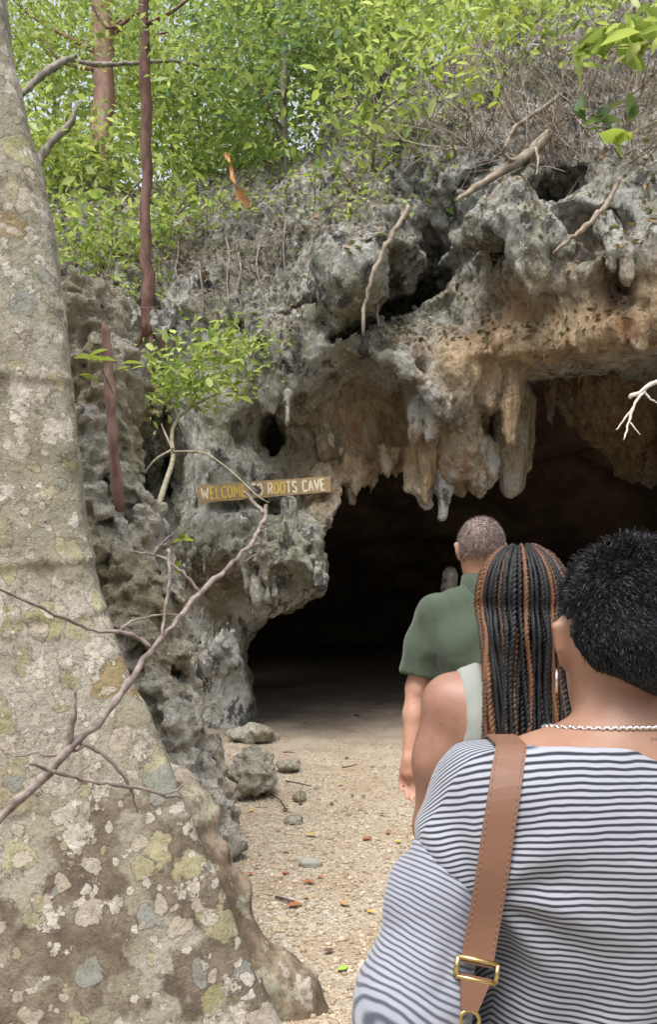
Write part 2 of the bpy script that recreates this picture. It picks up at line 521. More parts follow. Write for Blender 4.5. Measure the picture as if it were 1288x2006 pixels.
def tan_field(p):
    pts = [(760,860,8.8,1.3),(830,900,8.6,1.3),(690,900,8.8,1.0),(700,830,8.9,1.0),(800,830,8.9,1.0),(870,890,8.5,1.0),(650,960,8.6,.8),(620,900,8.8,.7),
           (1000,570,8.3,.75),(1150,540,8.3,.9),(1200,600,7.9,1.0),(930,665,7.8,1.3),(1010,675,7.6,1.4),(1100,665,7.5,1.3),(1200,650,7.4,1.2),(1290,620,7.3,1.2),
           (960,720,8.0,1.0),(1000,800,8.2,1.0),(560,840,8.9,.5),(430,1200,8.7,.45),(500,1160,8.4,.4),(1200,760,10.4,1.4),(1120,740,10.4,1.4),(1280,760,10.3,1.4),(1250,880,10.6,1.4),(1150,850,10.6,1.4),(1200,700,10.0,1.2),(1280,690,9.8,1.2),(1230,820,10.4,1.4),(1100,690,10.0,1.2),(900,600,8.8,.4)]
    r = np.zeros(len(p))
    for a, b, c, v in pts:
        q = W(a, b, c); r = np.maximum(r, v * np.exp(-((p - q) ** 2).sum(1) / .30))
    return np.clip(r, 0, 1)

DRIPS = []
def build_cliff():
    h = .034
    lo = np.array([-4.4, 6.3, -.25]); hi = np.array([5.6, 12.6, 9.5])
    n = np.ceil((hi - lo) / h).astype(int)
    x = lo[0] + np.arange(n[0]) * h; y = lo[1] + np.arange(n[1]) * h; z = lo[2] + np.arange(n[2]) * h
    X, Z = np.meshgrid(x, z, indexing='ij')
    D = rbf(P[:, 0], P[:, 2], P[:, 1], X, Z)
    gx, gz = np.gradient(D, h)
    g = 1 / np.sqrt(1 + np.minimum(gx ** 2 + gz ** 2, 9))
    sd = poly_sd(mp, X, Z)
    F = ((D[:, None, :] - y[None, :, None]) * g[:, None, :]).astype(np.float32)
    y0 = np.interp(z, [1.0, 2.1], [10.1, 8.5])[None, None, :]
    void = (sd[:, None, :] - .50 * np.maximum(y[None, :, None] - y0, 0)).astype(np.float32)
    F = np.maximum(F, -void); del void
    def mass(a, b, ra, rb, k=.15, fl=1.0):
        nonlocal F
        a, b = W(*a), W(*b); R = max(ra, rb) * 1.3 + .25
        sl = tuple(slice(max(0, int((min(a[c], b[c]) - R - lo[c]) / h)), max(1, int((max(a[c], b[c]) + R - lo[c]) / h))) for c in range(3))
        xx = (x[sl[0]] - a[0])[:, None, None]; yy = (y[sl[1]] - a[1])[None, :, None]; zz = (z[sl[2]] - a[2])[None, None, :]
        e = b - a; t = np.clip((xx * e[0] + yy * e[1] + zz * e[2]) / max(e @ e, 1e-6), 0, 1)
        dd = (np.sqrt((xx - t * e[0]) ** 2 + ((yy - t * e[1]) / fl) ** 2 + (zz - t * e[2]) ** 2) - (ra + t * (rb - ra))).astype(np.float32)
        A = F[sl]; mm = np.maximum(k - np.abs(A - dd), 0) / k
        F[sl] = np.minimum(A, dd) - mm * mm * k * .25
    def carve(px, py, d, r, rot=0.0):
        nonlocal F
        q = W(px, py, d); R = np.array(r) * 1.6 + .3
        sl = tuple(slice(max(0, int((q[k] - R[max(k, 0)] - lo[k]) / h)), max(1, int((q[k] + R[k] - lo[k]) / h))) for k in range(3))
        xx = (x[sl[0]] - q[0])[:, None, None]; yy = (y[sl[1]] - q[1])[None, :, None]; zz = (z[sl[2]] - q[2])[None, None, :]
        ca, sa = math.cos(rot), math.sin(rot)
        e = np.sqrt(((xx * ca + zz * sa) / r[0]) ** 2 + (yy / r[1]) ** 2 + ((zz * ca - xx * sa) / r[2]) ** 2) - 1
        F[sl] = np.maximum(F[sl], (-e * min(r)).astype(np.float32))
    carve(296, 935, 9.4, (.20, 2.0, .72), -.05); carve(270, 860, 9.2, (.30, 1.2, .25))          # crevice beside the pillar
    carve(815, 560, 8.7, (.62, 1.4, .31), .5); carve(745, 620, 8.6, (.30, .9, .14), .1)          # hollow under the boulder
    carve(535, 858, 8.75, (.13, .55, .24)); carve(700, 640, 8.0, (.22, .5, .06), .4)
    carve(1000, 440, 7.6, (.10, .5, .22), .2); carve(1180, 420, 7.4, (.28, .5, .14), -.3); carve(930, 330, 8.2, (.25, .5, .1), .4); carve(1090, 360, 7.9, (.3, .5, .12), .3)
    carve(600, 610, 8.5, (.5, .45, .06), .1); carve(380, 1330, 9.3, (.12, .4, .4))
    mass((645, 500, 7.95), (700, 545, 7.85), .28, .33, .2)                    # pale bulge above the hollow
    mass((700, 668, 7.95), (800, 720, 7.85), .10, .12, .1); mass((800, 720, 7.85), (880, 805, 7.9), .12, .10, .1); mass((880, 805, 7.9), (925, 720, 8.0), .13, .12, .12)
    mass((1035, 430, 7.35), (1042, 540, 7.35), .17, .12, .12); mass((1280, 470, 7.1), (1285, 580, 7.2), .16, .10, .12)
    mass((1190, 440, 7.35), (1210, 490, 7.2), .16, .10, .12); mass((900, 470, 7.8), (1010, 400, 7.6), .15, .17, .15)
    # fused hanging formations
    for q in [(963,690,800,8.05,34),(985,690,770,8.0,26),(1004,685,862,8.0,46),(1022,690,806,8.05,32),(942,700,785,8.1,36),(838,860,985,8.45,56),(815,880,950,8.5,34),(800,890,955,8.5,24),
              (762,905,944,8.6,20),(880,850,930,8.3,60),(905,830,905,8.25,44),(565,760,872,8.2,28),(535,765,836,8.25,28),(600,770,822,8.3,26),(735,770,826,8.45,24),(812,790,862,8.1,32),(848,800,868,8.05,30),
              (1040,500,592,7.3,50),(1062,470,556,7.4,40),(1228,490,548,7.1,28),(1200,470,530,7.2,26),(1262,480,590,7.25,44),(1286,540,640,7.3,40),(1120,480,522,7.6,30)]:
        DRIPS.append(q)
    # inner wall hanging down at the right, far inside
    q = W(1275, 710, 10.9)
    e = np.sqrt(((x - q[0]) / 1.25)[:, None, None] ** 2 + ((y - q[1]) / .8)[None, :, None] ** 2 + ((z - q[2]) / 1.5)[None, None, :] ** 2) - 1
    F = np.minimum(F, (e * .8).astype(np.float32)); del e
    # drip fringes grown together with the rock
    def drip(px, py0, py1, d, wpx, kk=.06):
        a, b = W(px, py0, d), W(px, py1, d); r = wpx * .5 * d / FPX
        R = r + .15
        sl = tuple(slice(max(0, int((min(a[k], b[k]) - R - lo[k]) / h)), max(1, int((max(a[k], b[k]) + R - lo[k]) / h))) for k in range(3))
        xx = (x[sl[0]] - a[0])[:, None, None]; yy = (y[sl[1]] - a[1])[None, :, None]; zz = z[sl[2]][None, None, :]
        t = np.clip((a[2] - zz) / (a[2] - b[2]), 0, 1)
        dz = np.maximum(np.maximum(zz - a[2], b[2] - zz), 0)
        e = (np.sqrt(xx ** 2 + yy ** 2 + dz ** 2) - r * (1.05 - .8 * t ** 1.3)).astype(np.float32)
        k = kk; A = F[sl]; mm = np.maximum(k - np.abs(A - e), 0) / k
        F[sl] = np.minimum(A, e) - mm * mm * k * .25
    for q in DRIPS: drip(*q)
    rr = np.random.default_rng(3)
    for px in np.arange(905, 1300, 7.5):                                       # fringe of the lower lip
        top = np.interp(px, [905, 1050, 1180, 1300], [662, 668, 648, 611])
        drip(px + rr.uniform(-5, 5), top, top + 24 + rr.uniform(0, 1) ** 2 * 30, np.interp(px, [905, 1300], [7.75, 7.2]) + rr.uniform(-.05, .3), rr.uniform(14, 26), .02)
    for px in np.arange(350, 628, 7.5):                                         # drapery under the ledge
        bot = np.interp(px, [350, 380, 420, 455, 472, 505, 560, 628], [1240, 1262, 1300, 1290, 1240, 1198, 1170, 1138])
        for _ in range(2):
            L = rr.uniform(60, 130) if px < 500 else rr.uniform(40, 60)
            b = bot - rr.uniform(0, 1) * (110 if px < 480 else 24)
            drip(px + rr.uniform(-6, 6), b - L, b + 8, np.interp(px, [350, 480, 628], [8.45, 8.25, 7.85]) + rr.uniform(-.25, .25), rr.uniform(15, 28), .015)
    for px in np.arange(520, 960, 9):                                           # inner edge of the arch
        bot = np.interp(px, [520, 600, 690, 760, 960], [838, 820, 968, 942, 935])
        drip(px + rr.uniform(-5, 5), bot - 60, bot + rr.uniform(-25, 14), np.interp(px, [520, 620, 690, 960], [8.2, 8.3, 8.75, 8.4]) + rr.uniform(-.05, .3), rr.uniform(12, 22))
    for px in np.arange(1080, 1330, 16):                                        # deep inside
        t0 = rr.uniform(690, 800); drip(px, t0 - 60, t0 + rr.uniform(50, 170), rr.uniform(10.3, 10.9), rr.uniform(22, 44))
    calm = np.zeros(X.shape)
    for px, py, d, s in [(430,850,8.4,.75),(450,990,8.4,.6),(640,700,8.1,.45),(760,870,8.7,.7),(430,1350,9.3,.5),(430,1190,8.6,.5),(680,540,7.6,.5),(1100,570,8.5,.9),(1005,760,8,.35),(930,400,7.6,.3)]:
        q = W(px, py, d); calm = np.maximum(calm, np.exp(-((X - q[0]) ** 2 + (Z - q[2]) ** 2) / (s * s)))
    amp = (1.05 - .62 * calm)[:, None, :].astype(np.float32)
    F += .17 * amp * grid_noise(F.shape, lo, h, .66, 1, 1.3)
    F += .085 * amp * grid_noise(F.shape, lo, h, .29, 2, 1.6)
    F += amp * (.05 * -np.abs(grid_noise(F.shape, lo, h, .15, 3, 1.7)) + .018)
    F += .022 * grid_noise(F.shape, lo, h, .085, 4, 1.3)
    F[0], F[-1], F[:, -1], F[:, :, -1] = .1, .1, .1, .1
    v, f = surface_nets(F, lo, h)
    # keep what the open side can see: drop the closing back and side faces
    c = v[f].mean(1)
    keep = (c[:, 1] < hi[1] - .15) & (c[:, 0] > lo[0] + .06) & (c[:, 0] < hi[0] - .1)
    f = f[keep]
    used = np.unique(f); re = np.full(len(v), -1); re[used] = np.arange(len(used)); v = v[used]; f = re[f]
    nr = vert_normals(v, f)
    q = v * np.array([1, 1, .6])
    k1, _ = worley(q, 7.5, 3)
    j1, _ = worley(q, 15, 6)
    d = .085 * (.5 - np.clip(k1, 0, .85)) + .035 * (.5 - j1) + .035 * (np.abs(vnoise(q, 15, 5)) - .4) + .020 * vnoise(v, 30, 8)
    # smoother flowstone inside, pitted karst outside
    ta = tan_field(v)
    d *= (1 - .55 * ta)
    ci = np.clip(((v[:, 0] - lo[0]) / h).astype(int), 0, n[0] - 1); ck = np.clip(((v[:, 2] - lo[2]) / h).astype(int), 0, n[2] - 1)
    d *= 1 - .6 * calm[ci, ck]
    v = v - nr * d[:, None] * 1.3
    lit = np.clip((nr[:, 2] - .35) * 2.2, 0, 1) * np.clip((v[:, 2] - 3.6) * .6, 0, 1)
    return v, f, ta, lit

cv, cf, cta, clit = build_cliff()
cliff = obj('cliff', cv, cf, M['cliff'], kind='structure', attrs={'tan': cta, 'lit': clit})
cliff['label'] = 'pitted grey limestone cliff with tan flowstone around the dark cave mouth'
cliff_bvh = BVHTree.FromPolygons(cv.tolist(), cf.tolist())
def on_cliff(px, py, start=2.0):
    """where the sight line through that row and column meets the rock"""
    d = Vector(W(px, py, 1.0) - np.array([0, 0, EYE])).normalized()
    loc, nrm, _, dist = cliff_bvh.ray_cast(Vector((0, 0, EYE)) + d * start, d)
    return (np.array(loc), np.array(nrm)) if loc else (None, None)

# the chamber behind the mouth
def build_chamber():
    h = .16
    lo = np.array([-9.0, 11.2, -.6]); hi = np.array([10.5, 25.0, 5.75])
    n = np.ceil((hi - lo) / h).astype(int)
    x = (lo[0] + np.arange(n[0]) * h)[:, None, None]; y = (lo[1] + np.arange(n[1]) * h)[None, :, None]; z = (lo[2] + np.arange(n[2]) * h)[None, None, :]
    hole = np.sqrt(((x - 1.2) / 7.2) ** 2 + ((y - 13.5) / 9.0) ** 2 + ((z + .5) / (5.5 - np.clip((y - 11.2) * .25, 0, 2.2))) ** 2) - 1
    F = (-hole * 4).astype(np.float32) * np.ones(n, np.float32)
    F += .5 * grid_noise(F.shape, lo, h, 1.3, 31, 1.5) + .25 * grid_noise(F.shape, lo, h, .55, 32, 2)
    F[0], F[-1], F[:, -1], F[:, :, -1] = .1, .1, .1, .1
    return surface_nets(F, lo, h)
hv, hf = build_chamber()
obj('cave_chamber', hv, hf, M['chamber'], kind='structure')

# ------------------------------------------------------------------ stalactites, each a piece of the cliff
def formation(cones, seed, tan, name='stalactite', h=.016, parent=None):
    """a hanging (or standing) flowstone body: several fused tapering columns, fluted and lumpy"""
    P0 = np.array([W(c[0], c[1], c[3]) for c in cones] + [W(c[0], c[2], c[3]) for c in cones])
    rm = max(c[4] for c in cones) * .5 * 9 / FPX + .1
    V = Vol(P0.min(0) - rm, P0.max(0) + rm, h)
    for px, y0, y1, d, w, tip in cones:
        r = w * .5 * d / FPX
        a, b = W(px, y0, d), W(px, y1, d); mid = a * .45 + b * .55
        V.cone(a, mid, r, r * (.45 + .5 * tip), .05); V.cone(mid, b + (mid - b) * (r * tip * .8 / max(np.linalg.norm(b - mid), .01)), r * (.45 + .5 * tip), r * tip, .04)
    V.F += .035 * grid_noise(V.F.shape, V.lo, h, .10, seed, 4) + .03 * grid_noise(V.F.shape, V.lo, h, .22, seed + 1, 2) + .012 * grid_noise(V.F.shape, V.lo, h, .04, seed + 2, 1.5)
    v, f = V.mesh(1)
    return obj(name, v, f, M['cliff'], parent or cliff, attrs={'tan': np.full(len(v), tan), 'lit': np.zeros(len(v))})
formation([(1003,780,972,8.65,88,.62),(985,770,900,8.7,50,.5),(1030,790,920,8.75,40,.5)], 11, .55)
formation([(935,790,955,8.75,70,.5),(905,800,930,8.7,50,.4),(965,790,905,8.8,50,.5)], 14, .5)
formation([(866,880,1020,8.35,40,.45),(858,870,960,8.4,34,.4)], 17, .05)
formation([(1004,690,868,7.9,40,.22),(990,690,800,7.92,26,.3)], 20, 1.0)
formation([(836,880,990,8.3,44,.25),(848,870,950,8.32,30,.3)], 23, 1.0)
formation([(565,770,874,8.1,22,.2)], 26, .0)
# the little upright knob on the ledge and the stump standing inside
formation([(566,988,1075,8.05,30,1.25),(566,1040,1085,8.05,44,1.2)], 29, .0, 'stalagmite')
formation([(880,1125,1420,9.6,34,1.3),(876,1240,1420,9.6,50,1.2)], 32, .1, 'stalagmite', .022)

# ------------------------------------------------------------------ plateau above
def sheet(xs, ys, fz):
    X, Y = np.meshgrid(xs, ys, indexing='ij'); Zz = fz(X, Y)
    v = np.stack([X, Y, Zz], -1).reshape(-1, 3)
    i = np.arange((len(xs) - 1) * len(ys)).reshape(len(xs) - 1, len(ys))[:, :-1].ravel()
    f = np.stack([i, i + len(ys), i + len(ys) + 1, i + 1], 1)
    return v, f
def hill_z(X, Y):
    p = np.stack([X, Y, X * 0], -1)
    right = 1 / (1 + np.exp(-(X - 2.4) * 1.3))
    return 6.0 + .12 * (Y - 11) + 2.9 * right + .35 * fbm(p, .5, 4, 20) - .15 * np.clip((12.2 - Y) / 1.2, 0, 1) ** 2
M['soil'] = mat_simple('leafy soil', (.10, .075, .05), (.20, .155, .11), 6, .95, .8, .05)
v, f = sheet(np.linspace(-26, 26, 150), np.r_[np.linspace(11.0, 20, 60), np.linspace(20.6, 60, 30)], hill_z)
obj('hillside', v, f, M['soil'], kind='structure')

# ------------------------------------------------------------------ ground
def ground_z(X, Y):
    p = np.stack([X, Y, X * 0], -1)
    out = np.clip((-Y - 3.5) / 9, 0, 1) ** 1.3 * 6.0 + np.clip((np.abs(X) - 8) / 8, 0, 1) ** 1.3 * 6 * np.clip((9 - Y) / 4, 0, 1)  # out-of-view rise added behind and beside the camera to dim the cave
    return .035 * fbm(p, .9, 3, 40) + .012 * fbm(p, 6, 3, 44) + out * (1 + .25 * fbm(p, .7, 2, 48))
def mat_ground():
    t = NT('gravel and trodden earth')
    y = t.n('ShaderNodeSeparateXYZ'); t.l(t.co, y.inputs[0])
    nz = t.noise(3, 8, .65)
    grit = t.ramp(t.voro(55, out=1), [(0, (.26, .215, .16)), (.4, (.40, .34, .26)), (.8, (.49, .43, .34)), (1, (.58, .53, .44))])
    gr = t.mix(t.step(t.noise(2.2, 5), .42, .68), grit, (.37, .285, .20))
    earth = t.mix(t.step(nz, .35, .65), (.26, .21, .16), (.36, .295, .225))
    m = t.step(t.math('ADD', y.outputs[1], t.math('MULTIPLY', t.noise(1.2, 5), 2.4)), 8.2, 10.2)
    col = t.mix(m, gr, earth)
    up = t.step(y.outputs[2], .3, 1.0)                     # unseen banks added to block low sky light, coloured like dark foliage
    col = t.mix(up, col, t.mix(t.noise(3, 6), (.035, .06, .02), (.07, .09, .035)))
    nb = t.bump(t.voro(55), .8, .02); nb = t.bump(t.noise(120, 5, .7), .5, .006, nb); nb = t.bump(nz, .4, .05, nb)
    return t.done(col, .95, nb, .2)
M['ground'] = mat_ground()
v, f = sheet(np.r_[np.linspace(-80, -5, 40), np.arange(-4.8, 6, .06), np.linspace(6.5, 80, 40)], np.r_[np.linspace(-80, 0, 40), np.arange(.3, 14, .06), np.linspace(14.5, 80, 40)], ground_z)
obj('ground', v, f, M['ground'], kind='structure')

def ico():
    g = (1 + 5 ** .5) / 2
    v = np.array([(-1, g, 0), (1, g, 0), (-1, -g, 0), (1, -g, 0), (0, -1, g), (0, 1, g), (0, -1, -g), (0, 1, -g), (g, 0, -1), (g, 0, 1), (-g, 0, -1), (-g, 0, 1)], float)
    v /= np.linalg.norm(v[0])
    f = np.array([(0,11,5),(0,5,1),(0,1,7),(0,7,10),(0,10,11),(1,5,9),(5,11,4),(11,10,2),(10,7,6),(7,1,8),(3,9,4),(3,4,2),(3,2,6),(3,6,8),(3,8,9),(4,9,5),(2,4,11),(6,2,10),(8,6,7),(9,8,1)])
    return v, f
def scatter_pebbles(x, y, r, seed):
    rng = np.random.default_rng(seed)
    iv, jf = ico(); n = len(x)
    s = r[:, None] * rng.uniform([.7, .7, .45], [1.35, 1.2, .8], (n, 3))
    a = rng.uniform(0, 2 * math.pi, n); ca, sa = np.cos(a), np.sin(a)
    v = iv[None] * s[:, None] * (1 + rng.normal(0, .12, (n, 12, 1)))
    vx = v[..., 0] * ca[:, None] - v[..., 1] * sa[:, None]; vy = v[..., 0] * sa[:, None] + v[..., 1] * ca[:, None]
    z = ground_z(x, y)
    out = np.stack([vx + x[:, None], vy + y[:, None], v[..., 2] + z[:, None] + s[:, 2:3] * .35], -1).reshape(-1, 3)
    ff = (jf[None] + (np.arange(n) * 12)[:, None, None]).reshape(-1, 3)
    return out, ff, np.repeat(rng.random(n), 12)
def mat_pebble():
    t = NT('gravel stones')
    c = t.ramp(t.attr('tint'), [(0, (.18, .135, .09)), (.2, (.325, .255, .175)), (.5, (.43, .355, .25)), (.8, (.515, .44, .335)), (1, (.61, .55, .45))])
    return t.done(t.mix(t.math('MULTIPLY', t.noise(60, 4), .5), c, (.40, .30, .19)), .9, t.bump(t.noise(150, 4), .4, .004), .2)
M['pebble'] = mat_pebble()
n = 44000
yy = 2.3 + 6.6 * RNG.random(n) ** 1.25
xx = RNG.uniform(-1.6, 2.2, n)
keep = (xx > -.26 * yy - .15) & (xx < .20 * yy + .35) & (RNG.random(n) < np.clip((8.6 - yy) / 1.6, 0, 1) + .05)
xx, yy = xx[keep], yy[keep]
rad = RNG.lognormal(math.log(.0062), .36, len(xx)) * np.clip(1.25 - (yy - 3) * .06, .7, 1.3)
v, f, tn = scatter_pebbles(xx, yy, np.clip(rad, .0032, .024), 4)
obj('gravel', v, f, M['pebble'], kind='stuff', label='loose beige limestone gravel on the path into the cave', attrs={'tint': tn})

# ------------------------------------------------------------------ pitted outcrop between tree and cave
V = Vol((-2.3, 4.1, -.15), (-.25, 6.6, 3.6), .019)
for px, py, d, r in [(170,640,5.6,.26),(200,760,5.5,.30),(190,880,5.35,.26),(215,1000,5.3,.27),(240,1100,5.2,.24),(262,1180,5.1,.25),(262,1290,5.0,.26),(285,1390,4.9,.24),(310,1470,4.8,.22),(335,1560,4.75,.22),(385,1640,4.72,.17),(405,1520,5.0,.11),(425,1600,4.85,.11),(440,1680,4.7,.11)]:
    V.ell(W(px, py, d), (r, r * 1.1, r * 1.35), .12)
V.ell(W(60, 900, 5.9), (.55, .5, 1.6), .2); V.ell(W(100, 1400, 5.5), (.6, .5, 1.0), .2)
V.cone(W(330,1120,5.15), W(358,1430,5.0), .05, .07, .06)
sh = V.F.shape
V.F += .07 * grid_noise(sh, V.lo, V.h, .30, 51) + .06 * grid_noise(sh, V.lo, V.h, .13, 52) + .045 * grid_noise(sh, V.lo, V.h, .07, 53) + .02 * grid_noise(sh, V.lo, V.h, .042, 54)
v, f = V.mesh(0)
nr = vert_normals(v, f)
k1, k2 = worley(v, 10, 7); j1, _ = worley(v, 21, 11)
v = v + nr * (.075 * (np.clip(k1, 0, .8) - .5) + .03 * (j1 - .5))[:, None]
obj('rock_outcrop', v, f, M['outcrop'], label='pitted honeycombed limestone outcrop standing between the lichened tree and the cave', cat='rock',
    attrs={'tan': np.zeros(len(v)), 'lit': np.zeros(len(v))})

M['stone'] = mat_simple('pale stone', (.22, .21, .18), (.32, .305, .265), 14, .9, .6, .01)
def loose_rock(px, py, d, r, seed, label, pit=1.0, h=.012, group=None, mat='outcrop'):
    c = W(px, py, d); R = max(r) * 1.35
    V = Vol(c - R, c + R, h); V.ell(c, r, .02)
    rg = np.random.default_rng(seed)
    for _ in range(4): V.ell(c + rg.uniform(-.6, .6, 3) * np.array(r), np.array(r) * rg.uniform(.35, .6, 3), .04)
    V.F += pit * (.05 * grid_noise(V.F.shape, V.lo, h, .12, seed + 1) + .04 * grid_noise(V.F.shape, V.lo, h, .055, seed + 2))
    v, f = V.mesh(0); nr = vert_normals(v, f); k1, _ = worley(v, 15, seed % 9)
    v = v + nr * (pit * .05 * (np.clip(k1, 0, .8) - .5))[:, None]
    return obj('loose_rock', v, f, M[mat], label=label, cat='rock', attrs={'tan': np.zeros(len(v)), 'lit': np.zeros(len(v))}, group=group)
loose_rock(498, 1512, 6.1, (.16, .18, .16), 60, 'jagged pitted grey boulder on the gravel beside the outcrop')
loose_rock(492, 1438, 8.2, (.26, .2, .09), 64, 'flat slab of grey rock below the foot of the cave pillar', .7, .018)
loose_rock(565, 1500, 6.9, (.10, .10, .05), 68, 'small grey stone lying at the edge of the cave shade', .5)
loose_rock(590, 1562, 5.95, (.05, .05, .028), 71, 'small mossy stone on the gravel beside dark leaf scraps', .3, .008)
loose_rock(575, 1608, 5.35, (.045, .04, .022), 74, 'fist sized greenish stone half sunk in bright gravel', .3, .008)
loose_rock(610, 1690, 4.58, (.06, .05, .016), 79, 'flat grey stone flush with the bright gravel', .15, .008, mat='stone')

# ------------------------------------------------------------------ the big lichened tree
def mat_bark():
    t = NT('lichened bark')
    w = t.warp(.16, 6.0)
    sep = t.n('ShaderNodeSeparateXYZ'); t.l(t.co, sep.inputs[0])
    zz = t.step(sep.outputs[2], .45, 1.35)
    fine = t.noise(38, 5, .72)
    base = t.mix(t.step(t.noise(6, 6, .6), .38, .64), (.125, .10, .075), (.215, .18, .135))
    base = t.mix(t.math('MULTIPLY', t.step(fine, .45, .65), .4), base, (.06, .046, .034))
    # thin grey-olive film, thicker higher up
    n1 = t.noise(2.4, 8, .6, co=w)
    film = t.step(t.math('ADD', n1, t.math('MULTIPLY', t.math('SUBTRACT', zz, .5), .19)), .43, .49)
    fcol = t.mix(t.step(t.noise(1.7, 5, .6, co=t.mapping(loc=(5, 2, 7))), .42, .58), (.285, .27, .20), (.37, .345, .295))
    fcol = t.mix(t.math('MULTIPLY', t.step(fine, .42, .68), .55), fcol, (.20, .17, .115))
    col = t.mix(t.math('MULTIPLY', film, .93), base, fcol)
    # round colonies, each with its own tint and size
    def colony(col, scale, rmin, rvar, stops, loc, dens):
        v = t.n('ShaderNodeTexVoronoi'); v.inputs['Scale'].default_value = scale; t.l(t.mapping(loc=loc, src=w), v.inputs['Vector'])
        s = t.n('ShaderNodeSeparateColor'); t.l(v.outputs[1], s.inputs[0])
        r = t.math('ADD', t.math('MULTIPLY', s.outputs[0], rvar), rmin)
        e = t.math('ADD', t.math('SUBTRACT', r, v.outputs[0]), t.math('MULTIPLY', t.math('SUBTRACT', t.noise(22, 6, .72), .5), .42))
        on = t.step(s.outputs[1], dens, dens + .01)
        m = t.math('MULTIPLY', t.math('MULTIPLY', t.step(e, 0, .06), on), .88)
        rim = t.math('MULTIPLY', t.math('MULTIPLY', t.step(e, -.05, -.005), t.math('SUBTRACT', 1.0, t.step(e, 0, .02))), t.math('MULTIPLY', on, .5))
        c = t.ramp(s.outputs[2], stops, 'CONSTANT')
        c = t.mix(t.math('MULTIPLY', t.step(fine, .40, .70), .45), c, (.17, .145, .095))
        return t.mix(m, t.mix(rim, col, (.07, .056, .042)), c), m
    col, m1 = colony(col, 5.6, .20, .36, [(0, (.30, .29, .155)), (.35, (.36, .335, .20)), (.6, (.32, .28, .19)), (.8, (.27, .20, .10)), (.9, (.26, .27, .24))], (0, 0, 0), .28)
    col, m2 = colony(col, 11, .18, .38, [(0, (.40, .355, .29)), (.4, (.34, .31, .20)), (.65, (.46, .42, .36)), (.85, (.24, .25, .23))], (3, 5, 1), .34)
    crust = t.step(t.math('ADD', t.noise(6.5, 8, .7, co=t.mapping(loc=(1, 8, 2))), t.math('MULTIPLY', zz, .03)), .575, .60)
    col = t.mix(t.math('MULTIPLY', crust, .9), col, t.mix(t.step(fine, .35, .65), (.36, .32, .265), (.55, .515, .455)))
    col, m3 = colony(col, 21, .14, .34, [(0, (.50, .465, .41)), (.6, (.40, .36, .30))], (8, 1, 4), .46)
    edge = t.voro(8.5, 'DISTANCE_TO_EDGE', co=t.mapping(loc=(3, 5, 1), src=t.warp(.3, 9.0)))
    ln = t.math('MULTIPLY', t.math('SUBTRACT', 1.0, t.step(edge, .004, .022)), t.math('MULTIPLY', zz, .5))
    col = t.mix(ln, col, (.10, .083, .06))
    col = t.mix(t.math('MULTIPLY', t.step(t.noise(85, 3, .7), .58, .66), .55), col, (.09, .075, .055))
    h = t.math('ADD', t.math('MULTIPLY', t.math('ADD', m1, m2), .2), t.math('ADD', t.math('MULTIPLY', crust, .35), fine))
    nb = t.bump(h, .75, .012); nb = t.bump(t.noise(12, 5, .6, co=t.mapping((1, 1, .25))), .6, .025, nb)
    return t.done(col, .92, nb, .2)
M['bark'] = mat_bark()
t = NT('bare buttress root')
c = t.mix(t.step(t.noise(9, 7, .62, co=t.mapping((1, 1, .5))), .4, .62), (.135, .10, .07), (.29, .225, .16))
zs = t.n('ShaderNodeSeparateXYZ'); t.l(t.co, zs.inputs[0])
c = t.mix(t.math('MULTIPLY', t.math('MULTIPLY', t.step(zs.outputs[2], .55, .85), t.noise(30, 6, .7, co=t.mapping((1, 1, .12)))), 1.1), c, (.45, .40, .32))
c = t.mix(t.math('MULTIPLY', t.step(t.noise(7, 5, .6, co=t.mapping((1, 1, .5), loc=(2, 2, 2))), .56, .60), .85), c, (.46, .42, .35))
c = t.mix(t.step(t.noise(6, 8, .68), .54, .58), c, (.34, .32, .235))
c = t.mix(t.math('MULTIPLY', t.step(t.noise(34, 6, .72), .5, .62), .6), c, (.09, .068, .048))
M['root'] = t.done(c, .9, t.bump(t.noise(22, 8, .7, co=t.mapping((1, 1, .35))), .8, .02), .2)

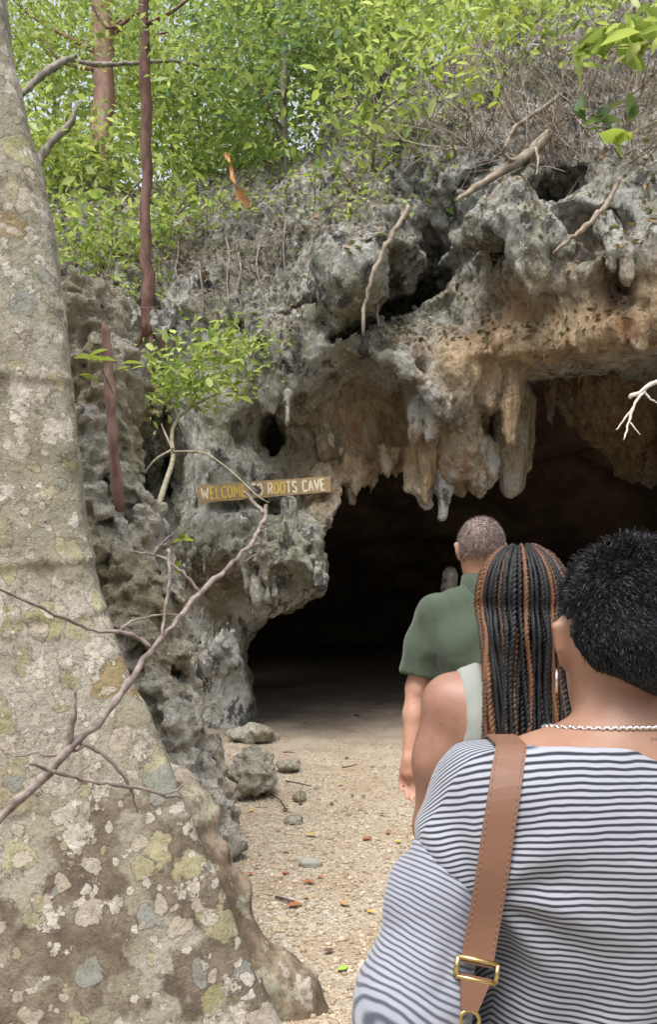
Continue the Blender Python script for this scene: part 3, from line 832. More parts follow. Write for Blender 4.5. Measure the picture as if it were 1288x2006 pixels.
TC = np.array([-1.78, 3.42])
def lean(z): return -.15 * np.clip(z - 1.1, 0, 9)
def crest_table(rows):
    a = []
    for px, py, d in rows:
        q = W(px, py, d); dx, dy = q[0] - TC[0] - lean(q[2]), q[1] - TC[1]
        a.append([q[2], math.atan2(dy, dx), math.hypot(dx, dy)])
    a = np.array(a)
    return a[np.argsort(a[:, 0])]
C1 = crest_table([(0,60,2.95),(35,200,2.95),(80,400,2.93),(112,640,2.92),(130,800,2.91),(152,950,2.9),(190,1150,2.88),(250,1320,2.86),(330,1500,2.84),(385,1640,2.82),(440,1760,2.8),(500,1900,2.78),(548,2010,2.76),(600,2100,2.74)])
TH = np.radians(np.r_[np.linspace(-125, 25, 300), np.linspace(26, 234, 60)])
TZ = np.r_[np.arange(-.12, 3.6, .011), np.linspace(3.65, 8.0, 40)]
def build_trunk():
    T, Zz = np.meshgrid(TH, TZ, indexing='ij')
    r0 = .50 + .12 * np.exp(-np.clip(Zz, 0, 9) / .6) - .012 * np.clip(Zz - 3, 0, 9)
    R = r0.copy()
    def lobe(th, amp, w, soft):
        d = (T - th + math.pi) % (2 * math.pi) - math.pi
        return np.maximum(amp, 0) * np.exp(-(np.sqrt(d * d + soft * soft) - soft) / w)
    th1 = np.interp(Zz, C1[:, 0], C1[:, 1]); R1 = np.interp(Zz, C1[:, 0], C1[:, 2])
    hi_ = Zz > C1[-1, 0]
    wid = np.interp(Zz, [0, .8, 1.6, 3], [.30, .36, .50, .75])
    R += lobe(th1, np.where(hi_, C1[-1, 2] - r0, R1 - r0), wid, .045)
    for th, a in [(-2.1, .75), (2.4, .9), (1.2, .7), (.35, .5)]:
        R = np.maximum(R, r0 + lobe(th + 0 * T, a * np.exp(-np.clip(Zz, 0, 9) / .9), .3, .05))
    p = np.stack([R * np.cos(T), R * np.sin(T), Zz], -1)
    R = R + .020 * fbm(p, 2.6, 3, 60) + .006 * fbm(p, 14, 3, 64)
    # old growth rings and a knot
    for z0, tl, a in [(1.62, .10, .007), (1.42, .16, .006), (2.28, .02, .007), (.78, .1, .003)]:
        zc = z0 + tl * (T + .8) + .012 * vnoise(p, 6, 70)
        R = R + a * np.exp(-((Zz - zc) / .016) ** 2) - .6 * a * np.exp(-((Zz - zc + .03) / .02) ** 2)
    for px, py, s, a in [(62,722,.045,.035),(100,712,.03,.02),(86,838,.03,-.02)]:
        q = W(px, py, 2.75); th = math.atan2(q[1] - TC[1], q[0] - TC[0])
        R = R + a * np.exp(-(((T - th) * .8) ** 2 + (Zz - q[2]) ** 2) / s ** 2)
    v = np.stack([TC[0] + lean(Zz) + R * np.cos(T), TC[1] + R * np.sin(T), Zz], -1)
    n0, n1 = T.shape
    idx = np.arange(n0 * n1).reshape(n0, n1)
    nx = np.roll(idx, -1, 0)
    f = np.stack([idx[:, :-1].ravel(), nx[:, :-1].ravel(), nx[:, 1:].ravel(), idx[:, 1:].ravel()], 1)
    return v.reshape(-1, 3), f
tree = empty('buttress_tree', (TC[0], TC[1], 0), 'huge tree with buttress flank covered in olive and white lichen patches', 'tree')
v, f = build_trunk()
obj('trunk', v, f, M['bark'], tree)
# second buttress behind it, low and brown
V = Vol((-1.5, 2.7, -.1), (.25, 3.8, 1.1), .014)
B2 = [(352,1552,3.2,.095),(378,1610,3.17,.105),(402,1690,3.14,.105),(440,1765,3.11,.10),(488,1845,3.08,.09),(540,1915,3.05,.075),(585,1955,3.03,.055),(615,1985,3.02,.03),(650,2015,3.0,.012)]
pts = [(W(a, b, c), r) for a, b, c, r in B2]
V.chain(pts, .06)
for q, r in pts:                                             # the flange reaches down to the soil
    z = q[2]
    while z > 0: V.ell((q[0] - .05, q[1] + .02, z), (r * .9, r * .8, .1), .05); z -= .09
for (q, r), (q2, r2) in zip(pts, pts[1:]):
    V.cone((q[0] - .12, q[1] + .05, q[2] - .1), (q2[0] - .12, q2[1] + .05, max(q2[2] - .1, 0)), .1, .08, .06)
V.F += .038 * grid_noise(V.F.shape, V.lo, V.h, .2, 84) + .022 * grid_noise(V.F.shape, V.lo, V.h, .08, 83, 3) + .012 * grid_noise(V.F.shape, V.lo, V.h, .04, 82)
v, f = V.mesh(2)
obj('root', v, f, M['root'], tree, label='low brown buttress root with pale peeled patches')

# ================================================================== VEGETATION
M['leaf_light'] = mat_leaf('fresh leaf', [(0, (.10, .18, .035)), (.35, (.22, .34, .06)), (.7, (.38, .49, .12)), (1, (.62, .67, .30))], .55)
M['leaf_mid'] = mat_leaf('mid green leaf', [(0, (.05, .11, .03)), (.4, (.13, .24, .05)), (.8, (.24, .38, .09)), (1, (.42, .52, .18))], .5)
M['leaf_blue'] = mat_leaf('cool green leaf', [(0, (.03, .08, .03)), (.5, (.07, .17, .06)), (1, (.17, .30, .10))], .4)
M['leaf_lime'] = mat_leaf('lime leaf', [(0, (.20, .32, .03)), (.5, (.34, .46, .04)), (1, (.50, .55, .06))], .5)
M['leaf_dry'] = mat_leaf('dry leaf', [(0, (.07, .045, .03)), (.4, (.17, .11, .07)), (.75, (.28, .16, .10)), (1, (.36, .25, .17))], .15, .8)
M['bark_pink'] = mat_simple('peeling pink bark', (.30, .15, .12), (.45, .29, .25), 7, .7, .4, .01, stretch=(1, 1, .4))
M['bark_red'] = mat_simple('dark red bark', (.085, .04, .032), (.17, .095, .075), 11, .75, .5, .01, stretch=(1, 1, .35))
M['bark_grey'] = mat_simple('grey bark', (.13, .11, .09), (.28, .25, .21), 9, .85, .5, .01, stretch=(1, 1, .4))
M['twig'] = mat_simple('dead twig', (.13, .10, .085), (.27, .225, .20), 30, .8, .4, .004)
M['twig_dark'] = mat_simple('dark twig', (.055, .042, .036), (.12, .09, .075), 30, .8, .4, .004)
M['twig_pale'] = mat_simple('bleached twig', (.50, .45, .39), (.70, .65, .58), 30, .75, .3, .003)
M['vine'] = mat_simple('hanging root', (.17, .135, .10), (.31, .26, .20), 14, .85, .5, .006)
M['stem_green'] = mat_simple('green stem', (.17, .155, .10), (.30, .275, .19), 20, .75, .3, .004)

def leaves(cen, size, seed, flat=.5, six=True, droop=0.0, ratio=.42):
    """leaf blades at the given centres: pointed ovals folded along the midrib"""
    rng = np.random.default_rng(seed)
    n = len(cen)
    size = np.broadcast_to(size, (n,)) * np.clip(rng.lognormal(-.12, .34, n), .4, 1.9)
    nr = rng.normal(0, 1, (n, 3)); nr /= np.linalg.norm(nr, axis=1, keepdims=True)
    nr = nr * (1 - flat) + np.array([0, 0, 1]) * flat + np.array([0, -.25, 0]) * flat
    nr /= np.linalg.norm(nr, axis=1, keepdims=True)
    d = rng.normal(0, 1, (n, 3)); d[:, 2] -= droop
    d -= nr * (d * nr).sum(1, keepdims=True); d /= np.linalg.norm(d, axis=1, keepdims=True)
    s = np.cross(nr, d)
    L = size[:, None]; Wd = L * ratio * rng.uniform(.8, 1.2, (n, 1))
    fold = L * rng.uniform(.02, .12, (n, 1)); curl = L * rng.uniform(0, .15, (n, 1))
    if six:
        v = np.stack([cen - d * L * .5, cen - d * L * .18 + s * Wd * .46 + nr * fold, cen + d * L * .15 + s * Wd * .42 + nr * fold, cen + d * L * .5 - nr * curl,
                      cen + d * L * .15 - s * Wd * .42 + nr * fold, cen - d * L * .18 - s * Wd * .46 + nr * fold], 1).reshape(-1, 3)
        b = np.arange(n)[:, None] * 6
        f = np.concatenate([b + np.array([0, 1, 2, 3]), b + np.array([0, 3, 4, 5])], 1).reshape(-1, 4)
        k = 6
    else:
        v = np.stack([cen - d * L * .5, cen + s * Wd * .5 + nr * fold, cen + d * L * .5 - nr * curl, cen - s * Wd * .5 + nr * fold], 1).reshape(-1, 3)
        f = (np.arange(n)[:, None] * 4 + np.arange(4)); k = 4
    return v, f, np.repeat(rng.random(n), k)

def tree_thing(name, label, cat, base, path, radii, clumps, bark, leaf, lsize, nleaf, seed, group=None, spread=(.45, .45, .32), six=False, limbs=True, sides=9, flat=.45):
    """trunk with limbs reaching to the leaf clumps; each clump a cloud of leaves along twigs"""
    rng = np.random.default_rng(seed)
    e = empty(name, base, label, cat, group)
    mb = MB()
    pp = resample(np.c_[np.array(path), np.array(radii)], 26)
    pp[1:-1, :2] += rng.normal(0, .012, (24, 2))
    mb.add(*tube(pp[:, :3], pp[:, 3], sides, .08, seed=seed))
    if limbs:
        for c in clumps:
            i = int(np.argmin(np.linalg.norm(pp[:, :3] - (np.array(c) - [0, 0, .9 * np.linalg.norm(np.array(c)[:2] - pp[-1, :2]) * .6]), axis=1)))
            a = pp[i, :3]; mid = (a + c) / 2 + rng.normal(0, .12, 3)
            q = resample(np.array([a, mid, c]), 7)
            mb.add(*tube(q, np.linspace(min(pp[i, 3] * .5, .05), .008, 7), 5))
    obj('trunk', mb.V(), mb.f, bark, e)
    cen = []
    for c in clumps:
        m = int(nleaf / len(clumps) * rng.uniform(.6, 1.4))
        sub = rng.normal(0, 1, (max(m // 14, 1), 3)) * spread + c
        cen.append(sub[rng.integers(0, len(sub), m)] + rng.normal(0, 1, (m, 3)) * lsize * 1.5)
    v, f, tn = leaves(np.concatenate(cen), lsize, seed + 1, six=six, flat=flat)
    obj('crown', v, f, leaf, e, attrs={'tint': tn}, smooth=False)
    return e

def clumps_in(rows, seed, jit=.25):
    rng = np.random.default_rng(seed)
    return [W(px, py, d) + rng.normal(0, jit, 3) for px, py, d in rows]

def wood_clumps(n, xr, yr, dr, seed):
    rng = np.random.default_rng(seed)
    return [W(rng.uniform(*xr), rng.uniform(*yr), rng.uniform(*dr)) for _ in range(n)]

def on_hill(px, d):
    x = (px - CX) / FPX * d
    return np.array([x, d, float(hill_z(np.array([[x]]), np.array([[d]]))[0, 0]) - .05])

# pink peeling trunk and the slender dark red one in front of it
b = on_hill(192, 12.4)
tree_thing('pink_barked_tree', 'tall tree with thick pink peeling trunk rising through the leaves', 'tree', b,
           [b, W(196, 300, 12.4), W(205, 150, 12.4), W(196, 0, 12.4), W(190, -250, 12.5)], [.19, .175, .16, .15, .11],
           clumps_in([(60,60,12),(150,-40,12.5),(260,40,12.3),(330,-30,12),(80,-120,12),(240,-140,12),(20,-30,12)], 1), M['bark_pink'], M['leaf_light'], .115, 4200, 201)
b = on_cliff(292, 628)[0]; b = b + [.0, .06, -.08]
tree_thing('slender_tree', 'slender dark red trunk rooted on the rock terrace above the cave', 'tree', b - [0, 0, .06],
           [b - [0, 0, .06], W(288, 520, b[1]), W(284, 400, b[1]), W(286, 250, b[1]), W(284, 100, b[1]), W(288, -100, b[1])], [.085, .062, .056, .06, .055, .045],
           clumps_in([(330,60,8.8),(250,-40,8.7),(370,-60,8.8),(300,-120,8.6),(420,20,8.9)], 2), M['bark_red'], M['leaf_mid'], .09, 1600, 211)
for k, (dx, dy, dz) in enumerate([(-.16, .02, -.2), (.15, .0, -.2), (.03, -.06, -.25), (-.25, .12, -.1), (.24, .12, -.1)]):
    q = resample(np.array([b + [0, 0, .22], b + [dx * .3, dy * .3, .06], b + [dx * .7, dy * .7, dz * .5], b + [dx * 1.3, dy * 1.3, dz * 1.4]]), 9)
    v, f = tube(q, np.linspace(.055, .012, 9), 7, .12, seed=k)
    obj('root', v, f, M['bark_red'], [o for o in bpy.data.objects if o.name.startswith('slender_tree')][0])
# understorey trees that fill the wood behind
WOOD = [((-60,240),(40,330),(12.5,15),'leaf_light',300,13.8),((230,430),(120,380),(12.2,15.0),'leaf_light',302,13.5),((420,640),(60,340),(12.5,15),'leaf_mid',304,13.5),
        ((60,330),(300,440),(11.4,12.6),'leaf_light',306,12.0),((330,560),(300,400),(11.8,13),'leaf_mid',308,12.4),((560,800),(-20,230),(12.8,15.5),'leaf_blue',310,14),
        ((640,900),(-40,150),(11.5,14),'leaf_light',312,13),((860,1150),(-60,60),(12.5,15.5),'leaf_light',314,14),((380,640),(-60,130),(10.5,12.5),'leaf_blue',316,12),
        ((-60,300),(-60,120),(14,17),'leaf_mid',318,15.5),((1100,1330),(-60,30),(13,16),'leaf_mid',320,14.5),((180,560),(-40,330),(16,20),'leaf_light',322,18),((520,980),(-60,200),(17,21),'leaf_light',324,19)]
LBL = ['yellow green understorey tree whose leaves surround the pink trunk', 'pale green leafy tree behind the slender dark red trunk', 'mid green leafy tree standing over the middle of the rock terrace',
       'low bushy tree with fresh leaves on the ledge below the pink trunk', 'low mid green tree growing just above the orange hanging bract', 'dark cool green tree leaning over the brow of the cliff',
       'yellow green tree on the brow of the cliff beside the brown brush', 'light green tree behind the brushwood at the top of the slope', 'cool green tree hanging its leaves over the middle of the terrace',
       'mid green tree high behind the pink trunk', 'mid green tree at the summit of the brushwood slope', 'far pale green tree showing between the two slender trunks', 'far pale tree showing bright behind the cliff brow']
for k, (xr, yr, dr, lm, sd_, dd) in enumerate(WOOD):
    b = on_hill(sum(xr) / 2 + (k % 3 - 1) * 25, dd)
    cl = wood_clumps(11, xr, yr, dr, sd_)
    top = np.mean(cl, 0)
    tree_thing('understorey_tree', LBL[k], 'tree', b, [b, (b * .6 + top * .4) + [.1, 0, .1], top + [0, 0, .4]], [.085, .06, .03], cl, M['bark_grey'], M[lm], (.125 + .02 * (dd > 16)), 4200, sd_,
               group='trees of the wood above the cave', spread=(.42, .5, .34))

# branches crossing the wood
def branch(name, label, rows, radii, mat, cat='branch', n=24, sides=7, group=None, jit=.12, kink=.004, subs=(), ends=True):
    p = resample(np.c_[np.array([W(*r) for r in rows]), np.array(radii)], n)
    rng = np.random.default_rng(abs(hash(label)) % 1000 if False else len(label) * 7 + n)
    p[1:-1, :3] += rng.normal(0, kink, (n - 2, 3))
    p[:, 3] *= (1 + .10 * rng.normal(0, 1, n)) * np.where(rng.random(n) < .12, 1.28, 1.0)
    v, f = tube(p[:, :3], p[:, 3], sides, jit, seed=len(label))
    o = obj(name, v, f, mat, label=label, cat=cat, group=group)
    for rw, ra in subs:
        q = resample(np.c_[np.array([W(*r) for r in rw]), np.array(ra)], max(5, len(rw) * 4))
        q[1:-1, :3] += rng.normal(0, kink * .6, (len(q) - 2, 3))
        v, f = tube(q[:, :3], q[:, 3], 6, .1, seed=n)
        obj('twig', v, f, mat, o)
    return o
branch('tree_branch', 'thin bowed branch crossing in front of the pink trunk', [(120,115,11.4),(190,127,11.4),(260,125,11.4),(330,120,11.5),(390,128,11.6),(440,140,11.7)], [.03,.035,.03,.028,.024,.015], M['bark_grey'])
branch('tree_branch', 'dark crooked limb leaning up from the ledge left of the pink trunk', [(70,380,10.6),(75,320,10.7),(100,280,10.8),(140,240,10.9),(150,200,11)], [.07,.06,.05,.04,.02], M['bark_grey'])
branch('tree_branch', 'dark limb arching from the lichened tree towards the pink trunk', [(40,190,10),(80,150,10.2),(130,118,10.4),(150,110,10.5)], [.03,.045,.04,.03], M['bark_grey'])
q = resample(np.array([W(442, 298, 9.75), W(452, 325, 9.7), W(456, 350, 9.66), W(466, 375, 9.66), W(480, 395, 9.7), W(490, 410, 9.74)]), 16)
wd = np.array([.01, .03, .045, .05, .045, .03, .02, .03, .045, .06, .065, .06, .055, .045, .03, .008])
sd2 = np.array([np.array([math.cos(.5 * k), .5 * math.sin(.5 * k), .25]) for k in range(16)])
v = np.concatenate([q - sd2 * wd[:, None], q + np.array([0, .03, 0]), q + sd2 * wd[:, None]])
f = [(i, i + 1, i + 17, i + 16) for i in range(15)] + [(i + 16, i + 17, i + 33, i + 32) for i in range(15)]
obj('hanging_bract', v, f, mat_simple('orange bract', (.50, .22, .07), (.66, .36, .16), 15, .7), label='withered orange palm bract hanging above the rock terrace', cat='leaf')
branch('fallen_branch', 'pale fallen branch lying along the brow above the overhang', [(1075,262,8.05),(1040,300,7.95),(985,335,7.9),(930,370,7.75),(895,395,7.6)], [.05,.055,.045,.035,.02], M['vine'], subs=[([(1010,318,7.9),(985,300,7.8),(1000,280,7.7)],[.02,.014,.006]),([(1050,290,7.9),(1055,320,7.8),(1050,345,7.75)],[.018,.012,.006])])
branch('fallen_branch', 'thin pale stick lying above the thick fallen branch', [(1100,185,8.6),(1060,215,8.4),(1010,250,8.2),(990,290,8.0)], [.02,.025,.022,.012], M['vine'])
branch('hanging_root', 'pale hanging root dangling before the dark hollow of the cliff', [(800,405,7.35),(782,440,7.3),(755,490,7.25),(735,530,7.2),(720,575,7.2),(714,620,7.2),(713,658,7.2)], [.018,.022,.023,.02,.017,.016,.010], M['vine'], 'root', kink=.008, jit=.2)
branch('hanging_root', 'pale root slanting down across the right end of the overhang', [(1215,350,6.75),(1195,390,6.7),(1160,435,6.65),(1120,468,6.6),(1085,497,6.6)], [.016,.022,.022,.018,.010], M['vine'], 'root', kink=.008, jit=.2)
branch('hanging_root', 'thin dark root hanging inside the shaded hollow', [(742,580,7.9),(740,610,7.9),(742,640,7.9)], [.012,.012,.008], M['twig'], 'root')
branch('cut_stem', 'reddish brown leaning stem with broken top before the outcrop', [(203,632,5.0),(206,650,5.0),(213,730,4.98),(217,800,4.95),(224,900,4.97),(232,990,5.05),(240,1040,5.35)], [.006,.026,.030,.031,.031,.034,.04], mat_simple('reddish cut stem', (.16, .085, .07), (.27, .17, .14), 14, .75, .5, .008, stretch=(1, 1, .35)), 'stem', kink=.006)

for k, (px, y0, y1) in enumerate([(396, 520, 625), (448, 470, 610), (470, 500, 640), (508, 480, 560), (350, 470, 560), (560, 430, 560)]):
    q = [on_cliff(px + 4 * math.sin(y), y)[0] for y in np.linspace(y0, y1, 5)]
    q = np.array([a - [0, .05, 0] for a in q if a is not None])
    q[1:-1, 1] = np.minimum(q[1:-1, 1], (q[:-2, 1] + q[2:, 1]) / 2)
    v, f = tube(resample(q, 16), np.linspace(.016, .008, 16), 6, .2, seed=k)
    obj('rootlet', v, f, M['twig'], label=['thin rootlet on the terrace rock straight above the green shrub', 'thin rootlet climbing the terrace rock towards the orange bract', 'thin rootlet ending just above the shrub on the shelf', 'short rootlet on the terrace rock between the bract and the pale bulge', 'thin rootlet beside the slender dark red trunk', 'thin rootlet on the rock next to the pale bulge'][k], cat='root', group='rootlets on the rock terrace')
# foreground dead branch with its twigs
branch('dead_branch', 'long grey dead branch slanting across the lichened tree towards the sign',
       [(-420,2060,1.75),(-200,1830,1.85),(0,1603,1.98),(75,1535,2.05),(135,1468,2.1),(210,1395,2.2),(300,1268,2.35),(395,1162,2.55),(470,1088,2.72),(510,1035,2.85),(522,990,2.95)],
       [.016,.0135,.0108,.0104,.0108,.0092,.0090,.0083,.0076,.0072,.006], M['twig'], n=70, sides=10, kink=.0032, subs=[
       ([(130,1472,2.1),(142,1410,2.1),(147,1356,2.1)],[.011,.008,.002]),
       ([(165,1462,2.12),(115,1478,2.1),(60,1476,2.08),(28,1482,2.06)],[.005,.0045,.0035,.0015]),
       ([(150,1452,2.12),(205,1478,2.14),(245,1525,2.16),(262,1560,2.18),(270,1592,2.2)],[.007,.006,.005,.004,.0015]),
       ([(60,1496,2.0),(110,1512,2.06),(190,1532,2.1),(280,1545,2.14),(330,1560,2.18),(370,1560,2.2)],[.004,.006,.006,.005,.0035,.0015]),
       ([(318,1558,2.17),(350,1545,2.18),(368,1522,2.2)],[.004,.003,.001]),
       ([(298,1272,2.35),(270,1248,2.33),(230,1238,2.3),(185,1235,2.28),(100,1200,2.2),(0,1155,2.1),(-30,1140,2.08)],[.007,.0065,.006,.0055,.005,.004,.003]),
       ([(230,1238,2.3),(262,1215,2.35),(310,1205,2.4),(358,1203,2.45)],[.004,.0035,.003,.002]),
       ([(316,1250,2.38),(326,1190,2.42),(333,1130,2.46),(330,1076,2.5)],[.005,.0055,.006,.0055]),
       ([(392,1164,2.55),(365,1128,2.55),(330,1100,2.55),(302,1086,2.55),(250,1080,2.52)],[.006,.005,.0045,.004,.002]),
       ([(304,1087,2.55),(320,1062,2.58),(345,1040,2.6)],[.003,.0025,.001]),
       ([(514,1030,2.86),(512,1062,2.86),(505,1085,2.86),(480,1098,2.84)],[.006,.005,.004,.0015]),
       ([(516,1005,2.93),(498,985,2.96),(478,964,3.0)],[.0075,.007,.005]),
       ([(512,1040,2.85),(534,1038,2.87)],[.004,.001])])
branch('bleached_branch', 'bleached white forked dead branch reaching in against the cave shade', [(1400,690,5.0),(1320,725,5.0),(1288,745,5.0),(1260,765,5.0),(1234,780,5.0)], [.02,.016,.014,.013,.011], M['twig_pale'], subs=[
       ([(1268,760,5.0),(1245,790,4.98),(1235,820,4.97),(1222,862,4.95)],[.009,.008,.008,.004]),([(1232,825,4.97),(1256,852,4.95)],[.006,.003]),([(1240,800,4.98),(1208,842,5)],[.008,.004]),([(1262,765,5.0),(1275,782,5),(1292,790,5.0)],[.008,.006,.004])])
# bush on the rock shelf, its bare stem hanging down
def bush(label, stems, cen_rows, leafm, lsize, nleaf, seed, group=None, spread=(.16, .14, .09), name='shrub', stemm='stem_green', six=True, flat=.45):
    base = W(*stems[0][0][0])
    e = empty(name, base, label, 'shrub', group)
    for rows, ra in stems:
        q = resample(np.c_[np.array([W(*r) for r in rows]), np.array(ra)], 14)
        v, f = tube(q[:, :3], q[:, 3], 7, .1, seed=seed)
        obj('stem', v, f, M[stemm], e)
    rng = np.random.default_rng(seed)
    cen = []
    for px, py, d in cen_rows:
        m = nleaf // len(cen_rows)
        cen.append(W(px, py, d) + rng.normal(0, 1, (m, 3)) * spread)
    v, f, tn = leaves(np.concatenate(cen), lsize, seed, six=six, flat=flat)
    obj('foliage', v, f, M[leafm], e, attrs={'tint': tn}, smooth=False)
    return e
bush('bright green shrub on the rock shelf above the sign with a bare stem', [([(292,1085,6.6),(296,1040,6.7),(312,985,6.9),(330,930,7.2),(340,895,7.4),(336,850,7.6),(352,815,7.75),(390,788,7.9),(430,770,8.0)],[.022,.024,.026,.025,.022,.019,.018,.016,.010]),
      ([(338,880,7.4),(322,845,7.5),(316,830,7.5)],[.012,.01,.006]),([(340,885,7.4),(400,888,7.2),(455,925,7.0),(500,968,6.8),(527,985,6.7)],[.011,.010,.009,.008,.004]),([(336,882,7.4),(305,900,7.3),(285,925,7.3)],[.012,.01,.004])],
     [(280,790,7.6),(300,760,7.7),(340,770,7.7),(380,760,7.7),(410,765,7.75),(330,730,7.7),(370,720,7.8),(440,720,7.8),(470,690,7.8),(420,690,7.8),(455,660,7.85),(400,660,7.9),(490,670,7.9),(300,700,7.75),(350,745,7.6),(450,740,7.7),(275,740,7.7)],
     'leaf_light', .095, 1000, 401, spread=(.18, .15, .10))
bush('small sprig with big lime leaves beside the broken red stem', [([(222,770,4.62),(205,735,4.55),(190,700,4.5)],[.006,.005,.002]),([(215,735,4.6),(235,725,4.5),(262,718,4.45)],[.004,.003,.002])],
     [(182,698,4.5),(176,740,4.5),(230,722,4.5),(255,716,4.45),(195,692,4.5)], 'leaf_lime', .13, 12, 405, spread=(.02, .02, .012), name='sprig', flat=.75)
bush('lone lime sprig growing out of the dark crevice', [([(292,1082,6.4),(320,1070,6.3),(345,1062,6.2)],[.006,.005,.003])], [(352,1058,6.2),(365,1056,6.2),(345,1116,6.2)], 'leaf_lime', .10, 6, 407, spread=(.03, .03, .02), name='sprig')
bush('light green fern like shrub on the far left ledge', [([(150,560,9.2),(160,520,9.2),(170,480,9.2)],[.02,.015,.008])], [(150,470,9.3),(200,450,9.4),(120,420,9.4),(230,470,9.3),(170,400,9.6),(110,490,9.2),(190,500,9.2),(260,430,9.6)], 'leaf_light', .11, 520, 409, spread=(.22, .2, .14))
bush('light green bush spilling over the terrace behind the slender red trunk', [([(330,470,10.2),(340,430,10.2),(380,390,10.2)],[.02,.015,.006])], [(330,420,10.2),(370,400,10.2),(300,440,10.1),(420,390,10.2),(350,450,10.0),(260,480,9.8),(240,520,9.6)], 'leaf_light', .12, 420, 421, spread=(.28, .2, .13))
bush('few green leaves rooted in the ledge beside the lichened trunk', [([(130,640,8.0),(130,615,8.0),(140,598,8.0)],[.01,.008,.004])], [(135,600,8),(150,598,8),(120,625,8)], 'leaf_mid', .10, 26, 411, spread=(.07, .07, .04))
bush('overhanging sprig of large fresh leaves above the brushwood slope', [([(1420,40,5.0),(1330,60,5.0),(1270,85,5.0),(1190,95,5.0)],[.012,.01,.007,.003])],
     [(1180,85,5),(1220,80,5),(1250,90,5),(1280,70,5),(1200,60,5),(1240,115,5),(1270,40,5),(1160,95,5)], 'leaf_light', .19, 52, 413, spread=(.06, .08, .05))
bush('sprig of green leaves dangling over the fallen branch', [([(1400,150,5.2),(1300,180,5.2),(1235,205,5.2),(1160,222,5.2)],[.008,.006,.005,.002])], [(1165,215,5.2),(1140,222,5.2),(1180,240,5.2),(1210,210,5.2)], 'leaf_blue', .16, 18, 415, spread=(.05, .05, .03))
bush('two hanging lime leaves before the grey brow at the right', [([(1330,220,5.0),(1260,250,5.0),(1225,270,5.0)],[.006,.005,.002])], [(1228,285,5.0),(1205,270,5.0)], 'leaf_lime', .16, 6, 417, spread=(.02, .03, .02), flat=.1)
bush('loose light green bush spreading over the brow left of the brushwood', [([(730,330,9.2),(735,280,9.0),(745,220,8.9),(760,150,8.8)],[.02,.018,.014,.006]),([(735,280,9.0),(690,240,8.9),(660,200,8.9)],[.012,.01,.004]),([(745,220,8.9),(800,180,8.8),(840,130,8.8)],[.012,.01,.004])],
     [(660,200,8.9),(690,250,8.9),(720,190,8.8),(760,140,8.8),(800,180,8.8),(840,130,8.8),(780,230,8.9),(700,300,9),(650,280,9),(740,90,8.9),(820,80,8.9)], 'leaf_light', .12, 620, 431, spread=(.30, .25, .22))
bush('airy pale green bush at the top of the brushwood slope', [([(990,150,9.6),(985,90,9.5),(960,30,9.4)],[.018,.014,.006]),([(985,90,9.5),(1040,50,9.4),(1080,20,9.4)],[.012,.01,.004])],
     [(960,30,9.4),(1000,60,9.4),(1040,40,9.4),(1080,10,9.4),(930,80,9.4),(900,30,9.4),(1110,-20,9.4),(870,90,9.4),(880,150,9.3),(1150,30,9.2),(1200,-10,9.2),(1060,100,9.2),(1260,10,9.0)], 'leaf_light', .12, 700, 433, spread=(.30, .25, .2))
bush('yellow green leafy twig over the brow of the cliff', [([(960,40,8.0),(935,110,8.0),(945,180,8.0)],[.008,.006,.003])], [(945,175,8),(955,190,8),(880,150,8),(985,60,8),(980,40,8),(925,120,8)], 'leaf_lime', .12, 54, 419, spread=(.10, .1, .07))

# ------------------------------------------------------------------ brushwood and leaf litter on the slopes
def surf_points(n, xr, yr, seed):
    rng = np.random.default_rng(seed); out = []
    for _ in range(n):
        p, nr = on_cliff(rng.uniform(*xr), rng.uniform(*yr))
        if p is not None: out.append((p, nr))
    return out
def brush(label, npts, xr, yr, seed, cond, lean, lr=(.25, .9)):
    rng = np.random.default_rng(seed); mb = MB()
    for p, nr in surf_points(npts, xr, yr, seed):
        if not cond(p, nr): continue
        d = rng.normal(0, 1, 3) * .7 + lean; d[2] += .25; d /= np.linalg.norm(d)
        L = rng.uniform(*lr)
        bend = rng.normal(0, .12, 3) * L
        q = np.array([p - nr * .02, p + d * L * .5 + bend, p + d * L]); q[2, 2] -= .06 * L
        q = resample(q, 5)
        r = rng.uniform(.003, .008)
        mb.add(*tube(q, np.linspace(r, r * .35, 5), 3, cap=False), a=rng.random())
    return obj('brushwood', mb.V(), mb.f, M['brush'], kind='stuff', label=label, attrs={'tint': mb.A()}, smooth=False)
t = NT('dry brushwood')
M['brush'] = t.done(t.ramp(t.attr('tint'), [(0, (.09, .07, .055)), (.4, (.20, .16, .13)), (.75, (.30, .25, .20)), (1, (.42, .36, .29))]), .9, None, .15)
brush('tangle of dry brown twigs over the upper right slope', 2200, (640, 1288), (-20, 330), 71, lambda p, n: n[2] > -.1 and p[2] > 4.3, np.array([-.3, -.15, .45]))
brush('dry grey twigs and rootlets on the left rock terrace', 900, (90, 620), (390, 640), 72, lambda p, n: n[2] > .1, np.array([0, -.2, .1]), (.12, .5))
lit_c = []
for p, n in surf_points(4500, (90, 1288), (120, 680), 73):
    if n[2] > .25: lit_c.append(p + n * .012)
v, f, tn = leaves(np.array(lit_c), .075, 74, flat=.55, six=False)
obj('leaf_litter', v, f, M['leaf_dry'], kind='stuff', label='dead brown leaves lodged on the rock and slope', attrs={'tint': tn}, smooth=False)
v, f, tn = leaves(np.array([p + n * .03 + RNG.normal(0, .03, 3) for p, n in surf_points(2200, (420, 900), (200, 430), 75) if n[2] > .2] + [p + n * .06 for p, n in surf_points(1500, (80, 330), (380, 600), 76) if n[2] > .2]), .08, 77, flat=.4, six=False)
obj('ground_cover', v, f, M['leaf_light'], kind='stuff', label='low green seedlings scattered over the slope above the cave', attrs={'tint': tn}, smooth=False)

